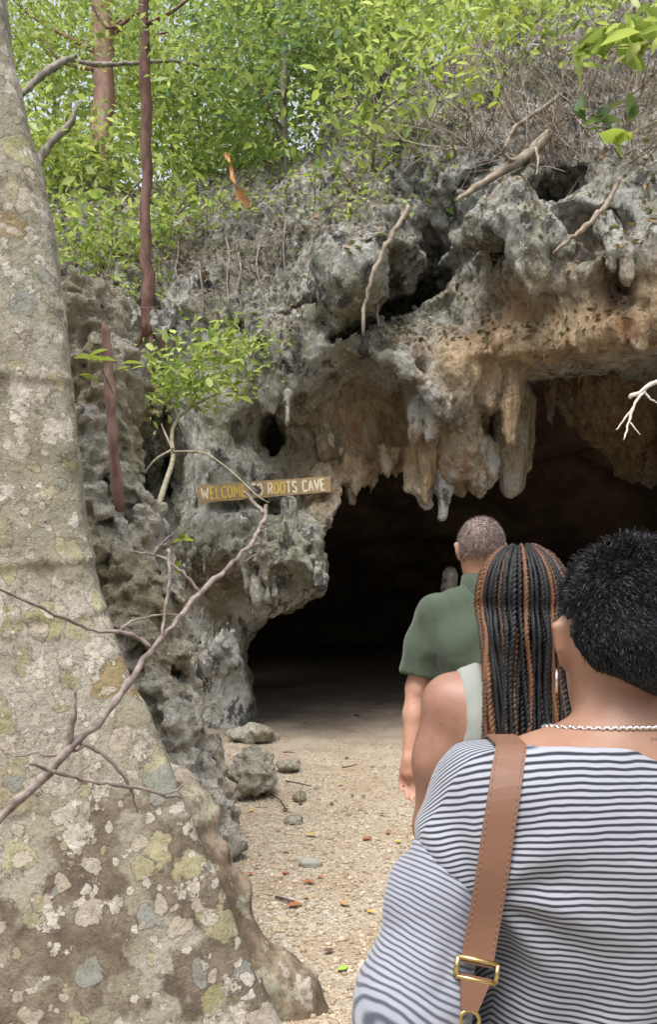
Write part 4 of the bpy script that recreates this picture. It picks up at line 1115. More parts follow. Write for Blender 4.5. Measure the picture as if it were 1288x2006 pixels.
# ------------------------------------------------------------------ fallen leaves and sticks on the path
def mat_plain(name, c, rough=.7, **k):
    t = NT(name); return t.done(t.mix(t.math('MULTIPLY', t.noise(60, 4), .5), c, tuple(x * .55 for x in c)), rough, t.bump(t.noise(90, 3), .2, .003), .3, **k)
LM = {'rust': mat_plain('rust leaf', (.36, .13, .06)), 'yellow': mat_plain('yellow leaf', (.60, .40, .06)), 'brown': mat_plain('brown leaf', (.13, .075, .05)), 'tan': mat_plain('tan leaf', (.45, .26, .13)), 'green': mat_plain('green leaf', (.32, .50, .07))}
def fallen(px, py, size, kind, seed, label, group=None):
    d = EYE * FPX / (py - HOR); p = W(px, py, d); p[2] = float(ground_z(np.array([[p[0]]]), np.array([[p[1]]]))[0, 0]) + .014
    rng = np.random.default_rng(seed); a = rng.uniform(0, 6.28)
    n = 7; t = np.linspace(0, 1, n); w = np.sin(t * math.pi) ** .8 * .27; w[0] = w[-1] = .01
    cup = rng.uniform(.05, .25)
    L = np.stack([t - .5, w, cup * w + .12 * (t - .5) ** 2 + rng.normal(0, .012, n)], 1); R = L * [1, -1, 1]; C = np.stack([t - .5, t * 0, .12 * (t - .5) ** 2], 1)
    v = np.concatenate([L, C, R]) * size
    ca, sa = math.cos(a), math.sin(a)
    v = np.stack([v[:, 0] * ca - v[:, 1] * sa, v[:, 0] * sa + v[:, 1] * ca, v[:, 2]], 1) + p
    f = [(i, i + n, i + n + 1, i + 1) for i in range(n - 1)] + [(i + n, i + 2 * n, i + 2 * n + 1, i + n + 1) for i in range(n - 1)]
    return obj('fallen_leaf', v, [q[::-1] for q in f], LM[kind], label=label, cat='leaf', group=group)
spec = [(577,1779,.085,'rust'),(605,1733,.07,'rust'),(720,1643,.085,'rust'),(560,1712,.055,'rust'),(490,1715,.05,'rust'),(628,1722,.045,'rust'),(760,1630,.05,'rust'),(600,1760,.05,'tan'),(675,1772,.07,'tan'),(560,1668,.05,'tan'),(700,1610,.05,'tan'),
        (608,1640,.07,'yellow'),(780,1650,.06,'yellow'),(727,1783,.05,'yellow'),(492,1588,.06,'yellow'),(668,1540,.06,'yellow'),
        (645,1865,.055,'brown'),(560,1590,.08,'brown'),(590,1573,.06,'brown'),(712,1565,.05,'brown'),(690,1560,.05,'brown'),(650,1575,.06,'brown'),(750,1598,.06,'brown'),(730,1500,.06,'brown'),(620,1545,.06,'brown'),(680,1480,.07,'brown'),(700,1400,.12,'brown'),(745,1385,.12,'brown'),(720,1375,.10,'brown'),(600,1420,.09,'brown'),(672,1900,.06,'green')]
GL = {'rust': ('rust red fallen leaf lying on the bright gravel', 'rust red leaves on the gravel'), 'tan': ('tan fallen leaf lying on the bright gravel', 'tan leaves on the gravel'), 'yellow': ('yellow fallen leaf lying on the gravel', 'yellow leaves on the gravel'),
      'brown': ('dark brown curled leaf scrap lying on the path', 'brown leaf scraps on the path'), 'green': ('single bright green leaf lying on the gravel near the buttress root', None)}
for k, (px, py, s, kd) in enumerate(spec):
    lg = GL[kd]
    if kd == 'brown' and py < 1440: lg = ('dark leaf scrap lying on the earth floor inside the cave mouth', 'leaf scraps on the cave floor')
    elif kd == 'brown' and py < 1560: lg = ('dark brown leaf scrap lying where the gravel fades into shade', 'leaf scraps at the edge of the shade')
    elif (px, py) == (577, 1779): lg = ('large rust red leaf lying on pale gravel near the curved grey twig', None)
    elif (px, py) == (720, 1643): lg = ('large rust red leaf on the gravel beside the man in green', None)
    elif (px, py) == (492, 1588): lg = ('yellow leaf lying under the jagged pitted boulder', None)
    fallen(px, py, s, kd, 500 + k, *lg)
for k, (x0, y0, x1, y1, lab) in enumerate([(560,1535,610,1545,'short dark stick on the gravel beside the boulder'),(672,1508,700,1502,'short stick lying at the edge of the cave shade'),(555,1478,578,1478,'thin twig lying behind the jagged boulder'),(530,1560,560,1590,'dark crooked stick beside the mossy stone'),(540,1765,580,1775,'curved grey twig lying on the bright gravel')]):
    d0, d1 = EYE * FPX / (y0 - HOR), EYE * FPX / (y1 - HOR)
    a, b = W(x0, y0, d0), W(x1, y1, d1); a[2] = b[2] = .02
    q = resample(np.array([a, (a + b) / 2 + RNG.normal(0, .015, 3), b]), 8); q[:, 2] = .022
    v, f = tube(q, np.linspace(.007, .004, 8), 6, .2, seed=k)
    obj('stick', v, f, M['twig_dark'], label=lab, cat='stick')

# ------------------------------------------------------------------ the painted sign
M['wood'] = mat_simple('weathered board', (.29, .20, .11), (.38, .275, .155), 9, .75, .4, .004, stretch=(.25, 3, 6))
M['paint_cream'] = mat_simple('cream paint', (.66, .56, .40), (.78, .70, .54), 30, .6, .1, .002)
M['paint_gold'] = mat_simple('gold paint', (.52, .38, .08), (.66, .50, .14), 30, .6, .1, .002)
_sd = [on_cliff(px, py)[0] for px in range(390, 650, 13) for py in (932, 950, 970, 985)]
SD = min(q[1] for q in _sd if q is not None) + .02
sa_, sb_ = W(387, 968, SD - .02), W(648, 948, SD + .04)
sL = np.linalg.norm(sb_ - sa_); ex = (sb_ - sa_) / sL; ez = np.array([0, 0, 1.0]) - ex * ex[2]; ez /= np.linalg.norm(ez); ey = np.cross(ez, ex)
SH = .175
def sign_pt(u, w, n): return sa_ + ex * u + ez * w + ey * n          # ey points into the rock
sign = empty('sign_board', sign_pt(sL / 2, -SH / 2, .01), 'long brown wooden sign board painted WELCOME TO ROOTS CAVE in pale letters', 'sign')
us = np.linspace(0, sL, 40); rg = np.random.default_rng(8)
tp = SH / 2 + rg.normal(0, .0025, 40); bt = -SH / 2 + rg.normal(0, .0025, 40)
tp *= np.linspace(1.06, .92, 40); bt *= np.linspace(1.06, .92, 40)
v = []; f = []
for k in range(40): v += [sign_pt(us[k], bt[k], 0), sign_pt(us[k], tp[k], 0), sign_pt(us[k], tp[k], .03), sign_pt(us[k], bt[k], .03)]
for k in range(39):
    for j in range(4): f.append((k * 4 + j, k * 4 + (j + 1) % 4, k * 4 + 4 + (j + 1) % 4, k * 4 + 4 + j))
f += [(3, 2, 1, 0), (156, 157, 158, 159)]
obj('board', np.array(v), f, M['wood'], sign, smooth=False)
# two wooden battens fix it to the rock behind
for u in (.25, sL - .3):
    loc, nn, _, _ = cliff_bvh.ray_cast(Vector(sign_pt(u, 0, .03)), Vector(ey))
    dep = min((loc - Vector(sign_pt(u, 0, .03))).length + .08 if loc else .6, 1.2)
    q = [sign_pt(u + a, w, n) for n in (.0305, dep) for a, w in ((-.025, -.05), (.025, -.05), (.025, .05), (-.025, .05))]
    obj('batten', np.array(q), [(0, 1, 2, 3), (7, 6, 5, 4), (0, 4, 5, 1), (1, 5, 6, 2), (2, 6, 7, 3), (3, 7, 4, 0)], M['wood'], sign, smooth=False)
GLY = {'W': [[(0, 1), (.22, 0), (.5, .75), (.78, 0), (1, 1)]], 'E': [[(.95, 1), (.1, 1), (.1, 0), (.95, 0)], [(.1, .52), (.8, .52)]], 'L': [[(.1, 1), (.1, 0), (.9, 0)]],
       'C': [[(.95, .85), (.7, 1), (.3, 1), (.08, .75), (.08, .25), (.3, 0), (.7, 0), (.95, .15)]], 'O': [[(.5, 1), (.2, .93), (.05, .65), (.05, .35), (.2, .07), (.5, 0), (.8, .07), (.95, .35), (.95, .65), (.8, .93), (.5, 1)]],
       'M': [[(.02, 0), (.15, 1), (.5, .3), (.85, 1), (.98, 0)]], 'T': [[(0, 1), (1, 1)], [(.5, 1), (.5, 0)]], 'R': [[(.1, 0), (.1, 1), (.65, 1), (.92, .85), (.92, .65), (.65, .5), (.1, .5)], [(.5, .5), (.95, 0)]],
       'S': [[(.92, .85), (.65, 1), (.3, 1), (.08, .8), (.2, .58), (.75, .42), (.92, .2), (.7, 0), (.3, 0), (.06, .15)]], 'A': [[(0, 0), (.5, 1), (1, 0)], [(.2, .35), (.8, .35)]], 'V': [[(0, 1), (.5, 0), (1, 1)]]}
def stroke(pts, w, rng):
    pts = np.array(pts); n = len(pts)
    t = np.gradient(pts, axis=0); t /= np.linalg.norm(t, axis=1, keepdims=True) + 1e-9
    nn = np.stack([-t[:, 1], t[:, 0]], 1)
    ww = w * (1 + rng.normal(0, .12, n))
    return pts + nn * ww[:, None], pts - nn * ww[:, None]
u = .045; rg = np.random.default_rng(12)
word = "WELCOME TO ROOTS CAVE"
adv = {'W': 1.25, 'M': 1.15, ' ': .62, 'O': .92, 'L': .85, 'E': .85}
unit = (sL - .09) / sum(adv.get(c, .9) for c in word)
for i, c in enumerate(word):
    a = adv.get(c, .9) * unit
    if c != ' ':
        hgt = SH * .66 * (1.0 if i < 11 else .95); wd = a * .74
        mb = MB(); k = 0
        for st in GLY[c]:
            pl = np.array([(x * wd, (y - .5) * hgt) for x, y in st])
            # sample each straight run so that corners stay crisp
            seg = []
            for s0, s1 in zip(pl, pl[1:]): seg.append(np.linspace(s0, s1, 4)[:-1])
            seg = np.concatenate(seg + [pl[-1:]])
            A_, B_ = stroke(seg, .0095, rg)
            vv = [sign_pt(u + q[0], q[1], -.004 - .0006 * k) for q in A_] + [sign_pt(u + q[0], q[1], -.004 - .0006 * k) for q in B_] + [sign_pt(u + q[0], q[1], .001) for q in A_] + [sign_pt(u + q[0], q[1], .001) for q in B_]
            n = len(seg)
            ff = []
            for j in range(n - 1):
                ff += [(j, j + 1, n + j + 1, n + j), (j, 2 * n + j, 2 * n + j + 1, j + 1), (n + j, n + j + 1, 3 * n + j + 1, 3 * n + j)]
            mb.add(np.array(vv), ff); k += 1
        obj('letter', mb.V(), mb.f, M['paint_gold'] if 1 <= i <= 6 or i in (12, 13) else M['paint_cream'], sign, smooth=False)
    u += a

# ================================================================== PEOPLE
def mat_skin(name, c, c2, sss=.12):
    t = NT(name)
    col = t.mix(t.step(t.noise(9, 5, .6), .35, .7), c, c2)
    col = t.mix(t.math('MULTIPLY', t.step(t.noise(34, 5, .65), .4, .7), .35), col, (c[0] * .92, c[1] * .74, c[2] * .70))
    col = t.mix(t.math('MULTIPLY', t.noise(120, 3), .3), col, tuple(x * .75 for x in c))
    col = t.mix(t.math('MULTIPLY', t.step(t.voro(26), .07, .05), .55), col, tuple(x * .3 for x in c))
    m = t.done(col, .48, t.bump(t.noise(260, 4, .6), .25, .0015), .4)
    t.b.inputs['Subsurface Weight'].default_value = sss
    t.b.inputs['Subsurface Radius'].default_value = (1, .35, .2)
    t.b.inputs['Subsurface Scale'].default_value = .012
    return m
M['skin_fair'] = mat_skin('fair tanned skin', (.40, .215, .145), (.46, .265, .19))
M['skin_warm'] = mat_skin('warm brown skin', (.235, .122, .085), (.31, .168, .120))
M['skin_light'] = mat_skin('light brown skin', (.28, .152, .10), (.345, .195, .135))
def mat_cloth(name, c, c2, weave=900, rough=.9):
    t = NT(name)
    nz = t.noise(14, 5, .6)
    wv = t.noise(weave, 2)
    nb = t.bump(t.noise(9, 4, .5), .25, .02); nb = t.bump(wv, .25, .001, nb)
    m = t.done(t.mix(nz, c, c2), rough, nb, .15)
    t.b.inputs['Sheen Weight'].default_value = .15
    return m
M['polo'] = mat_cloth('green polo knit', (.052, .070, .049), (.068, .087, .062))
M['tank'] = mat_cloth('sage ribbed cotton', (.225, .24, .22), (.265, .28, .255))
M['black_cloth'] = mat_cloth('black cloth', (.012, .012, .016), (.02, .02, .026))
M['denim'] = mat_cloth('dark denim', (.03, .04, .07), (.05, .065, .10))
M['khaki'] = mat_cloth('khaki cotton', (.22, .18, .12), (.27, .22, .15))
M['shoe'] = mat_cloth('dark shoe', (.04, .035, .03), (.07, .06, .05))
M['gold'] = NT('brass').done((.62, .47, .20), .32, None, .5, Metallic=1.0)
M['silver'] = NT('silver').done((.75, .72, .70), .3, None, .5, Metallic=1.0)
t = NT('tan leather'); M['leather'] = t.done(t.mix(t.noise(8, 4), (.15, .074, .047), (.19, .097, .062)), .5, t.bump(t.noise(180, 4), .2, .001), .4)
M['stitch'] = NT('tan thread').done((.20, .115, .078), .8)
def mat_stripe(name, period, black=.42, soft=.09, dk=(.024, .026, .038), lt=(.31, .32, .36)):
    t = NT(name)
    s = t.math('ADD', t.attr('stripe'), t.math('MULTIPLY', t.math('SUBTRACT', t.noise(9, 3), .5), .012))
    fr = t.math('FRACT', t.math('DIVIDE', s, period))
    tri = t.math('ABSOLUTE', t.math('SUBTRACT', fr, .5))
    k = t.step(tri, black / 2 - soft, black / 2 + soft)
    col = t.mix(k, dk, lt)
    nb = t.bump(t.noise(6, 4, .5, co=t.mapping((1, 1, 1.6))), .35, .03); nb = t.bump(t.noise(700, 2), .3, .001, nb)
    m = t.done(col, .9, nb, .15)
    t.b.inputs['Sheen Weight'].default_value = .2
    return m
M['stripe'] = mat_stripe('striped jersey', .0066, .44, .11)
M['stripe_sleeve'] = mat_stripe('striped jersey sleeve', .0058, .40, .14, (.07, .075, .10), (.28, .29, .335))

def hand(V, w, d, side, palm_n, s=1.0, k=.012, curl=.5):
    """palm, four unequal fingers and a thumb leaving the side of the palm; w wrist, d pointing direction, palm_n towards the palm side, side towards the thumb"""
    w, d, side, palm_n = [np.array(q, float) for q in (w, d, side, palm_n)]
    L = .085 * s
    V.cone(w, w + d * L * .55, .026 * s, .033 * s, .02, fy=1.0)
    for i, (o, ln) in enumerate(zip((.033, .0115, -.0105, -.031), (.070, .080, .074, .056))):
        r = (.0090, .0092, .0088, .0078)[i] * s
        kn = w + d * (L - .004 * abs(i - 1)) + side * o * s
        V.cone(w + d * .02 * s + side * o * .6 * s, kn, .014 * s, r * 1.15, .014)
        a = curl * (.55 + .15 * i)
        p1 = kn + (d * math.cos(a) + palm_n * math.sin(a)) * ln * .45 * s
        p2 = p1 + (d * math.cos(a * 2) + palm_n * math.sin(a * 2)) * ln * .32 * s
        p3 = p2 + (d * math.cos(a * 2.7) + palm_n * math.sin(a * 2.7)) * ln * .25 * s
        V.cone(kn, p1, r * 1.05, r, .005); V.cone(p1, p2, r, r * .92, .004); V.cone(p2, p3, r * .92, r * .75, .004)
    t0 = w + d * .018 * s + side * .024 * s; t1 = w + d * .055 * s + side * .046 * s + palm_n * .012 * s; t2 = w + d * .088 * s + side * .050 * s + palm_n * .022 * s
    V.cone(t0, t1, .017 * s, .012 * s, .012); V.cone(t1, t2, .012 * s, .009 * s, .004)

def head(V, c, s=1.0, nod=0.0):
    """skull, jaw, nose, lips, brow and ears; the face looks along +y"""
    c = np.array(c, float)
    def q(x, y, z):
        ca, sa = math.cos(nod), math.sin(nod)
        return c + np.array([x, y * ca + z * sa, -y * sa + z * ca]) * s
    V.ell(q(0, -.012, .02), (.075 * s, .094 * s, .092 * s), .02)
    V.ell(q(0, .02, -.02), (.066 * s, .075 * s, .085 * s), .03)
    V.ell(q(0, .045, -.075), (.048 * s, .045 * s, .035 * s), .04)
    V.cone(q(0, .085, .012), q(0, .108, -.028), .009 * s, .014 * s, .015)
    V.cone(q(-.018, .086, -.058), q(.018, .086, -.058), .008 * s, .008 * s, .008); V.cone(q(-.016, .083, -.068), q(.016, .083, -.068), .009 * s, .009 * s, .008)
    V.cone(q(-.04, .073, .028), q(.04, .073, .028), .012 * s, .012 * s, .015)
    for sx in (-1, 1):
        V.ell(q(sx * .031, .078, .008), (.013 * s, .010 * s, .011 * s), .004)
        e0 = q(sx * .076, .004, .022); e1 = q(sx * .087, -.010, .014); e2 = q(sx * .084, -.008, -.012); e3 = q(sx * .076, .004, -.036)
        V.cone(e0, e1, .008 * s, .009 * s, .006); V.cone(e1, e2, .009 * s, .008 * s, .006); V.cone(e2, e3, .008 * s, .007 * s, .005)
        V.ell(q(sx * .079, .0, -.006), (.007 * s, .014 * s, .026 * s), .004)

def legs(V, x, y, hip, gap, r, grow=0.0, foot=False, k=.04):
    for sx in (-1, 1):
        a, b, c = (x + sx * gap, y, hip), (x + sx * gap * 1.05, y + .01, hip * .53), (x + sx * gap * 1.1, y - .01, .09)
        V.chain([(a, r + grow), (b, r * .66 + grow), ((b[0], y - .02, hip * .40), r * .66 + grow), (c, r * .46 + grow)], k)
        if foot:
            V.cone((c[0], y - .03, .045), (c[0] + sx * .02, y + .15, .035), .04, .035, .03); V.ell((c[0], y - .02, .045), (.04, .05, .045), .02)
def shoes(person, x, y, gap):
    for sx in (-1, 1):
        X = x + sx * gap * 1.1
        V = Vol((X - .1, y - .15, -.02), (X + .1, y + .26, .16), .008)
        V.cone((X, y - .05, .045), (X + sx * .02, y + .17, .04), .045, .042, .03); V.ell((X, y - .02, .07), (.045, .055, .05), .02)
        V.cut(lambda a, b, c: .006 - c + 0 * a * b)
        obj('shoe', *V.mesh(2), M['shoe'], person)
def wrinkle(v, f, amp, seed, stretch=(1, 1, .45), s=9):
    nr = vert_normals(v, f)
    return v + nr * (amp * (np.abs(fbm(v * np.array(stretch), s, 3, seed)) - .3))[:, None]

# ------------------------------------------------------------------ man in the green polo
MX, MY = .588, 3.1
man = empty('person', (MX, MY, 0), 'man with short greying hair in a dark green polo shirt walking into the cave', 'person')
S_L, E_L, W_L = (.395, 3.10, 1.445), (.338, 3.13, 1.165), (.305, 3.06, .905)
S_R, E_R, W_R = (2 * MX - .395, 3.10, 1.445), (2 * MX - .35, 3.13, 1.165), (2 * MX - .33, 3.08, .90)
def man_torso(V, g=0.0):
    V.ell((MX, MY, 1.34), (.180 + g, .112 + g, .19), .05); V.ell((MX, MY + .005, 1.12), (.170 + g, .115 + g, .22), .08); V.ell((MX, MY, .95), (.175 + g, .12 + g, .15), .08)
    for sx in (-1, 1):
        V.cone((MX + sx * .05, MY - .01, 1.50), (MX + sx * .17, MY, 1.455), .050 + g, .055 + g, .06)
        V.ell((MX + sx * .10, MY - .06, 1.34), (.08 + g, .05 + g, .10), .05)
V = Vol((.2, 2.82, -.03), (1.0, 3.45, 1.86), .0062)
man_torso(V)
V.cone((MX, MY - .015, 1.46), (MX - .008, MY + .005, 1.64), .062, .058, .04)
head(V, (MX - .008, MY + .02, 1.695), 1.06, .18)
for S, E, Wr in ((S_L, E_L, W_L), (S_R, E_R, W_R)):
    V.chain([(S, .054), (E, .040)], .03); V.chain([(E, .041), ((E[0] * .62 + Wr[0] * .38, E[1] * .62 + Wr[1] * .38 + .004, E[2] * .62 + Wr[2] * .38), .041), (Wr, .027)], .02)
    V.ell((E[0], E[1] - .028, E[2] - .004), (.018, .02, .022), .02)
hand(V, W_L, np.array([-.06, .05, -1]), (.95, -.25, 0), (.15, -.98, 0), 1.0, curl=.45)
hand(V, W_R, np.array([.06, .05, -1]), (-.95, -.25, 0), (-.15, -.98, 0), 1.0, curl=.45)
legs(V, MX, MY, .92, .095, .085, foot=True)
obj('body', *V.mesh(2), M['skin_fair'], man)
# polo: torso, sleeves, collar
V = Vol((.2, 2.85, .78), (1.0, 3.4, 1.64), .0075)
man_torso(V, .018)
for S, E in ((S_L, E_L), (S_R, E_R)):
    sx = -1 if S[0] < MX else 1
    e = np.array(S) * .20 + np.array(E) * .80 + [sx * .010, -.004, .0]
    V.chain([(S, .066), (np.array(S) * .6 + np.array(E) * .4 + [sx * .006, 0, 0], .064), (e, .062)], .035)
slv = [(np.array(S), (np.array(E) - np.array(S)) / np.linalg.norm(np.array(E) - np.array(S))) for S, E in ((S_L, E_L), (S_R, E_R))]
def cut_polo(x, y, z):
    r = .86 - z + 0 * x * y
    for (S, d) in slv:
        t = (x - S[0]) * d[0] + (y - S[1]) * d[1] + (z - S[2]) * d[2]
        away = np.abs(x - MX) - .165
        r = np.maximum(r, np.minimum(np.minimum(t - .235, away), 1.33 - z)) if (S[0] < MX) else np.maximum(r, np.minimum(np.minimum(t - .235, np.where(x > MX, away, -1)), 1.33 - z))
    nk = .072 - np.sqrt((x - MX) ** 2 + (y - MY + .01) ** 2) + 0 * z
    return np.maximum(r, np.where(z > 1.5, nk, -1.0))
V.cut(cut_polo)
v, f = V.mesh(2)
v = wrinkle(v, f, .020, 90, (1, 1, .30), 7)
# drag folds from the armpit
nr = vert_normals(v, f)
for sx in (-1, 1):
    a = np.array([MX + sx * .165, MY - .08, 1.30])
    ang = np.arctan2(v[:, 2] - a[2], (v[:, 0] - a[0]) * sx); rr_ = np.hypot(v[:, 0] - a[0], v[:, 2] - a[2])
    v = v + nr * (.0035 * np.sin(ang * 5 + 1 + 9 * rr_) * np.exp(-((rr_ - .13) / .07) ** 2) * (v[:, 1] < MY))[:, None]
nr = vert_normals(v, f)
fold = np.sin((v[:, 0] - MX) * 62 + 2.2 * np.sin(v[:, 2] * 9) + 14 * (1.3 - v[:, 2]) * (v[:, 0] - MX) * 3)
v = v + nr * (.008 * np.clip(fold, -.2, 1) * np.clip((1.36 - v[:, 2]) * 5, 0, 1) * (np.abs(v[:, 0] - MX) < .19))[:, None]
polo = obj('polo_shirt', v, f, M['polo'], man)
mb = MB(); a = np.linspace(0, 2 * math.pi, 41)[:-1]
prof = [(.064, 1.505), (.069, 1.555), (.071, 1.592), (.077, 1.594), (.082, 1.56), (.094, 1.512), (.090, 1.500)]
v = np.array([(MX - .003 + r * 1.02 * math.cos(t), MY - .008 + r * .98 * math.sin(t) + (z - 1.5) * .12, z - .028 * math.sin(t) * (1 if math.sin(t) > 0 else .35)) for r, z in prof for t in a])
f = [(i * 40 + j, i * 40 + (j + 1) % 40, (i + 1) * 40 + (j + 1) % 40, (i + 1) * 40 + j) for i in range(len(prof) - 1) for j in range(40)]
obj('collar', v, [q[::-1] for q in f], M['polo'], polo)
V = Vol((.3, 2.9, .03), (.9, 3.35, 1.02), .011)
V.ell((MX, MY, .93), (.182, .128, .13), .05); legs(V, MX, MY, .92, .095, .088, .018)
V.cut(lambda x, y, z: np.maximum(.06 - z, z - .99) + 0 * x * y)
v, f = V.mesh(2); obj('trousers', wrinkle(v, f, .012, 95), f, M['khaki'], man)
shoes(man, MX, MY, .095)

def ribbons(root, dirs, length, width, seed, seg=3, curl=0.0, bend=.4, grav=.0):
    """short hair: thin three-sided blades growing from the roots"""
    rng = np.random.default_rng(seed); n = len(root)
    side = np.cross(dirs, rng.normal(0, 1, (n, 3))); side /= np.linalg.norm(side, axis=1, keepdims=True)
    up = np.cross(dirs, side)
    L = length * rng.uniform(.6, 1.3, (n, 1)); ph = rng.uniform(0, 6.28, (n, 1))
    rows = []
    for k in range(seg + 1):
        t = k / seg
        p = root + dirs * L * t + up * (bend * L * t * t) + np.array([0, 0, -grav]) * L * t * t
        if curl: p = p + curl * L * (side * np.cos(ph + 7 * t) + up * np.sin(ph + 7 * t)) * min(1, t * 2)
        w = width * (1 - .75 * t)
        rows += [p - side * w * .5, p + side * w * .5]
    v = np.stack(rows, 1).reshape(-1, 3); m = 2 * (seg + 1)
    f = np.concatenate([np.arange(n)[:, None] * m + np.array([2 * k, 2 * k + 1, 2 * k + 3, 2 * k + 2]) for k in range(seg)])
    return v, f, np.repeat(rng.random(n), m)
def mat_hair(name, stops, rough=.5, spec=.4):
    t = NT(name); return t.done(t.ramp(t.attr('tint'), stops), rough, None, spec)
M['hair_grey'] = mat_hair('greying hair', [(0, (.05, .035, .028)), (.5, (.12, .085, .07)), (.8, (.26, .21, .19)), (1, (.42, .37, .35))], .55)
M['hair_black'] = mat_hair('black hair', [(0, (.004, .004, .005)), (.7, (.009, .009, .012)), (1, (.022, .022, .028))], .5, .35)
def head_roots(c, r, n, seed, ok):
    rng = np.random.default_rng(seed)
    d = rng.normal(0, 1, (n, 3)); d /= np.linalg.norm(d, axis=1, keepdims=True)
    p = np.array(c) + d * np.array(r)
    m = ok(p, d)
    nn = d / np.array(r); nn /= np.linalg.norm(nn, axis=1, keepdims=True)
    return p[m], nn[m]
hc = np.array([MX - .008, MY + .008, 1.715])
V = Vol(hc - .16, hc + .16, .006)
V.ell(hc, (.0835, .105, .103), .01)
V.cut(lambda x, y, z: np.maximum(1.665 - z - .35 * (y - hc[1] + .05) * (y > hc[1] - .05) + .25 * np.abs(x - hc[0]), np.minimum(y - hc[1] - .03 + (z - 1.70) * -.6, 1)) + 0 * x)
v, f = V.mesh(2)
hair = obj('hair', v, f, mat_simple('cropped scalp', (.17, .115, .095), (.30, .225, .20), 60, .7, .3, .002, stretch=(1, 1, .4)), man)
ok = lambda p, d: (p[:, 2] > 1.645 - .35 * np.clip(p[:, 1] - hc[1] + .05, 0, 1) + .3 * np.abs(p[:, 0] - hc[0])) & (p[:, 1] < hc[1] + .06 + (p[:, 2] - 1.70) * .6)
p, nn = head_roots(hc, (.082, .104, .102), 9000, 61, ok)
dirs = nn + np.array([.2, -.3, -.9]); dirs /= np.linalg.norm(dirs, axis=1, keepdims=True)
v, f, tn = ribbons(p, dirs, .014, .0016, 62, 2)
obj('hair_strands', v, f, M['hair_grey'], hair, attrs={'tint': tn}, smooth=False)

# ------------------------------------------------------------------ woman with braids in a sage tank top
BX, BY = .425, 1.8
wom = empty('person', (BX, BY, 0), 'woman with long black and auburn braids wearing a sage tank top', 'person')
S_L, E_L, W_L = (BX - .163, 1.80, 1.292), (BX - .196, 1.82, 1.02), (BX - .19, 1.90, .79)
S_R, E_R, W_R = (BX + .163, 1.80, 1.292), (BX + .196, 1.82, 1.02), (BX + .19, 1.90, .79)
def wom_torso(V, g=0.0, sh=True):
    V.ell((BX, BY, 1.20), (.148 + g, .100 + g, .16), .05); V.ell((BX, BY + .01, 1.02), (.135 + g, .10 + g, .18), .08); V.ell((BX, BY, .88), (.165 + g, .125 + g, .15), .08)
    for sx in (-1, 1):
        V.ell((BX + sx * .075, BY - .055, 1.24), (.075 + g, .045 + g, .10), .04); V.ell((BX + sx * .07, BY + .085, 1.17), (.06 + g, .055 + g, .06), .03)
        V.ell((BX + sx * .085, BY - .088, 1.245), (.035 + g, .018 + g, .06), .03)
        if sh: V.cone((BX + sx * .045, BY - .01, 1.355), (BX + sx * .14, BY, 1.305), .042 + g, .050 + g, .05)
V = Vol((.12, 1.52, -.03), (.74, 2.2, 1.67), .0062)
wom_torso(V)
V.cone((BX, BY - .01, 1.32), (BX, BY + .005, 1.47), .054, .050, .04)
head(V, (BX, BY + .02, 1.502), .98, .08)
for S, E, Wr in ((S_L, E_L, W_L), (S_R, E_R, W_R)):
    V.chain([(S, .056), ((S[0] * .55 + E[0] * .45, S[1], S[2] * .55 + E[2] * .45), .052), (E, .038)], .05); V.chain([(E, .039), (Wr, .024)], .02)
hand(V, W_L, (0, .25, -.97), (.6, .8, .1), (.85, 0, 0), .9, curl=.5); hand(V, W_R, (0, .25, -.97), (-.6, .8, .1), (-.85, 0, 0), .9, curl=.5)
legs(V, BX, BY, .86, .085, .085, foot=True)
obj('body', *V.mesh(3), M['skin_warm'], wom)
V = Vol((.2, 1.6, .80), (.66, 2.05, 1.42), .006)
wom_torso(V, .007)
def cut_tank(x, y, z):
    ax = np.abs(x - BX)
    arm = (ax - np.interp(z, [.8, 1.12, 1.18, 1.25, 1.36], [.3, .3, .148, .134, .140])) + 0 * y             # arm holes
    back = np.where(y < BY, np.minimum(np.interp(z, [1.14, 1.2, 1.26, 1.36], [-.02, .06, .088, .094]) - ax, z - 1.16), np.minimum(np.interp(z, [1.14, 1.2, 1.26, 1.36], [-.02, .06, .088, .094]) - ax, z - 1.20))
    return np.maximum(np.maximum(arm, back), .84 - z + 0 * x * y)
V.cut(cut_tank)
v, f = V.mesh(1); obj('tank_top', wrinkle(v, f, .006, 97), f, M['tank'], wom)
V = Vol((.2, 1.6, .80), (.66, 2.05, 1.40), .006)
wom_torso(V, .0035)
V.cut(lambda x, y, z: np.maximum(np.maximum(np.abs(np.abs(x - BX) - np.interp(z, [1.0, 1.2, 1.36], [.10, .092, .085])) - .012 + 0 * y, 1.05 - z + 0 * x * y), z - 1.36 + 0 * x))
obj('bra_strap', *V.mesh(1), M['black_cloth'], wom)
V = Vol((.2, 1.55, .03), (.65, 2.05, .97), .011)
V.ell((BX, BY, .87), (.172, .132, .13), .05); legs(V, BX, BY, .86, .085, .09, .012)
V.cut(lambda x, y, z: np.maximum(.06 - z, z - .93) + 0 * x * y)
v, f = V.mesh(2); obj('trousers', wrinkle(v, f, .008, 98), f, M['denim'], wom)
shoes(wom, BX, BY, .085)

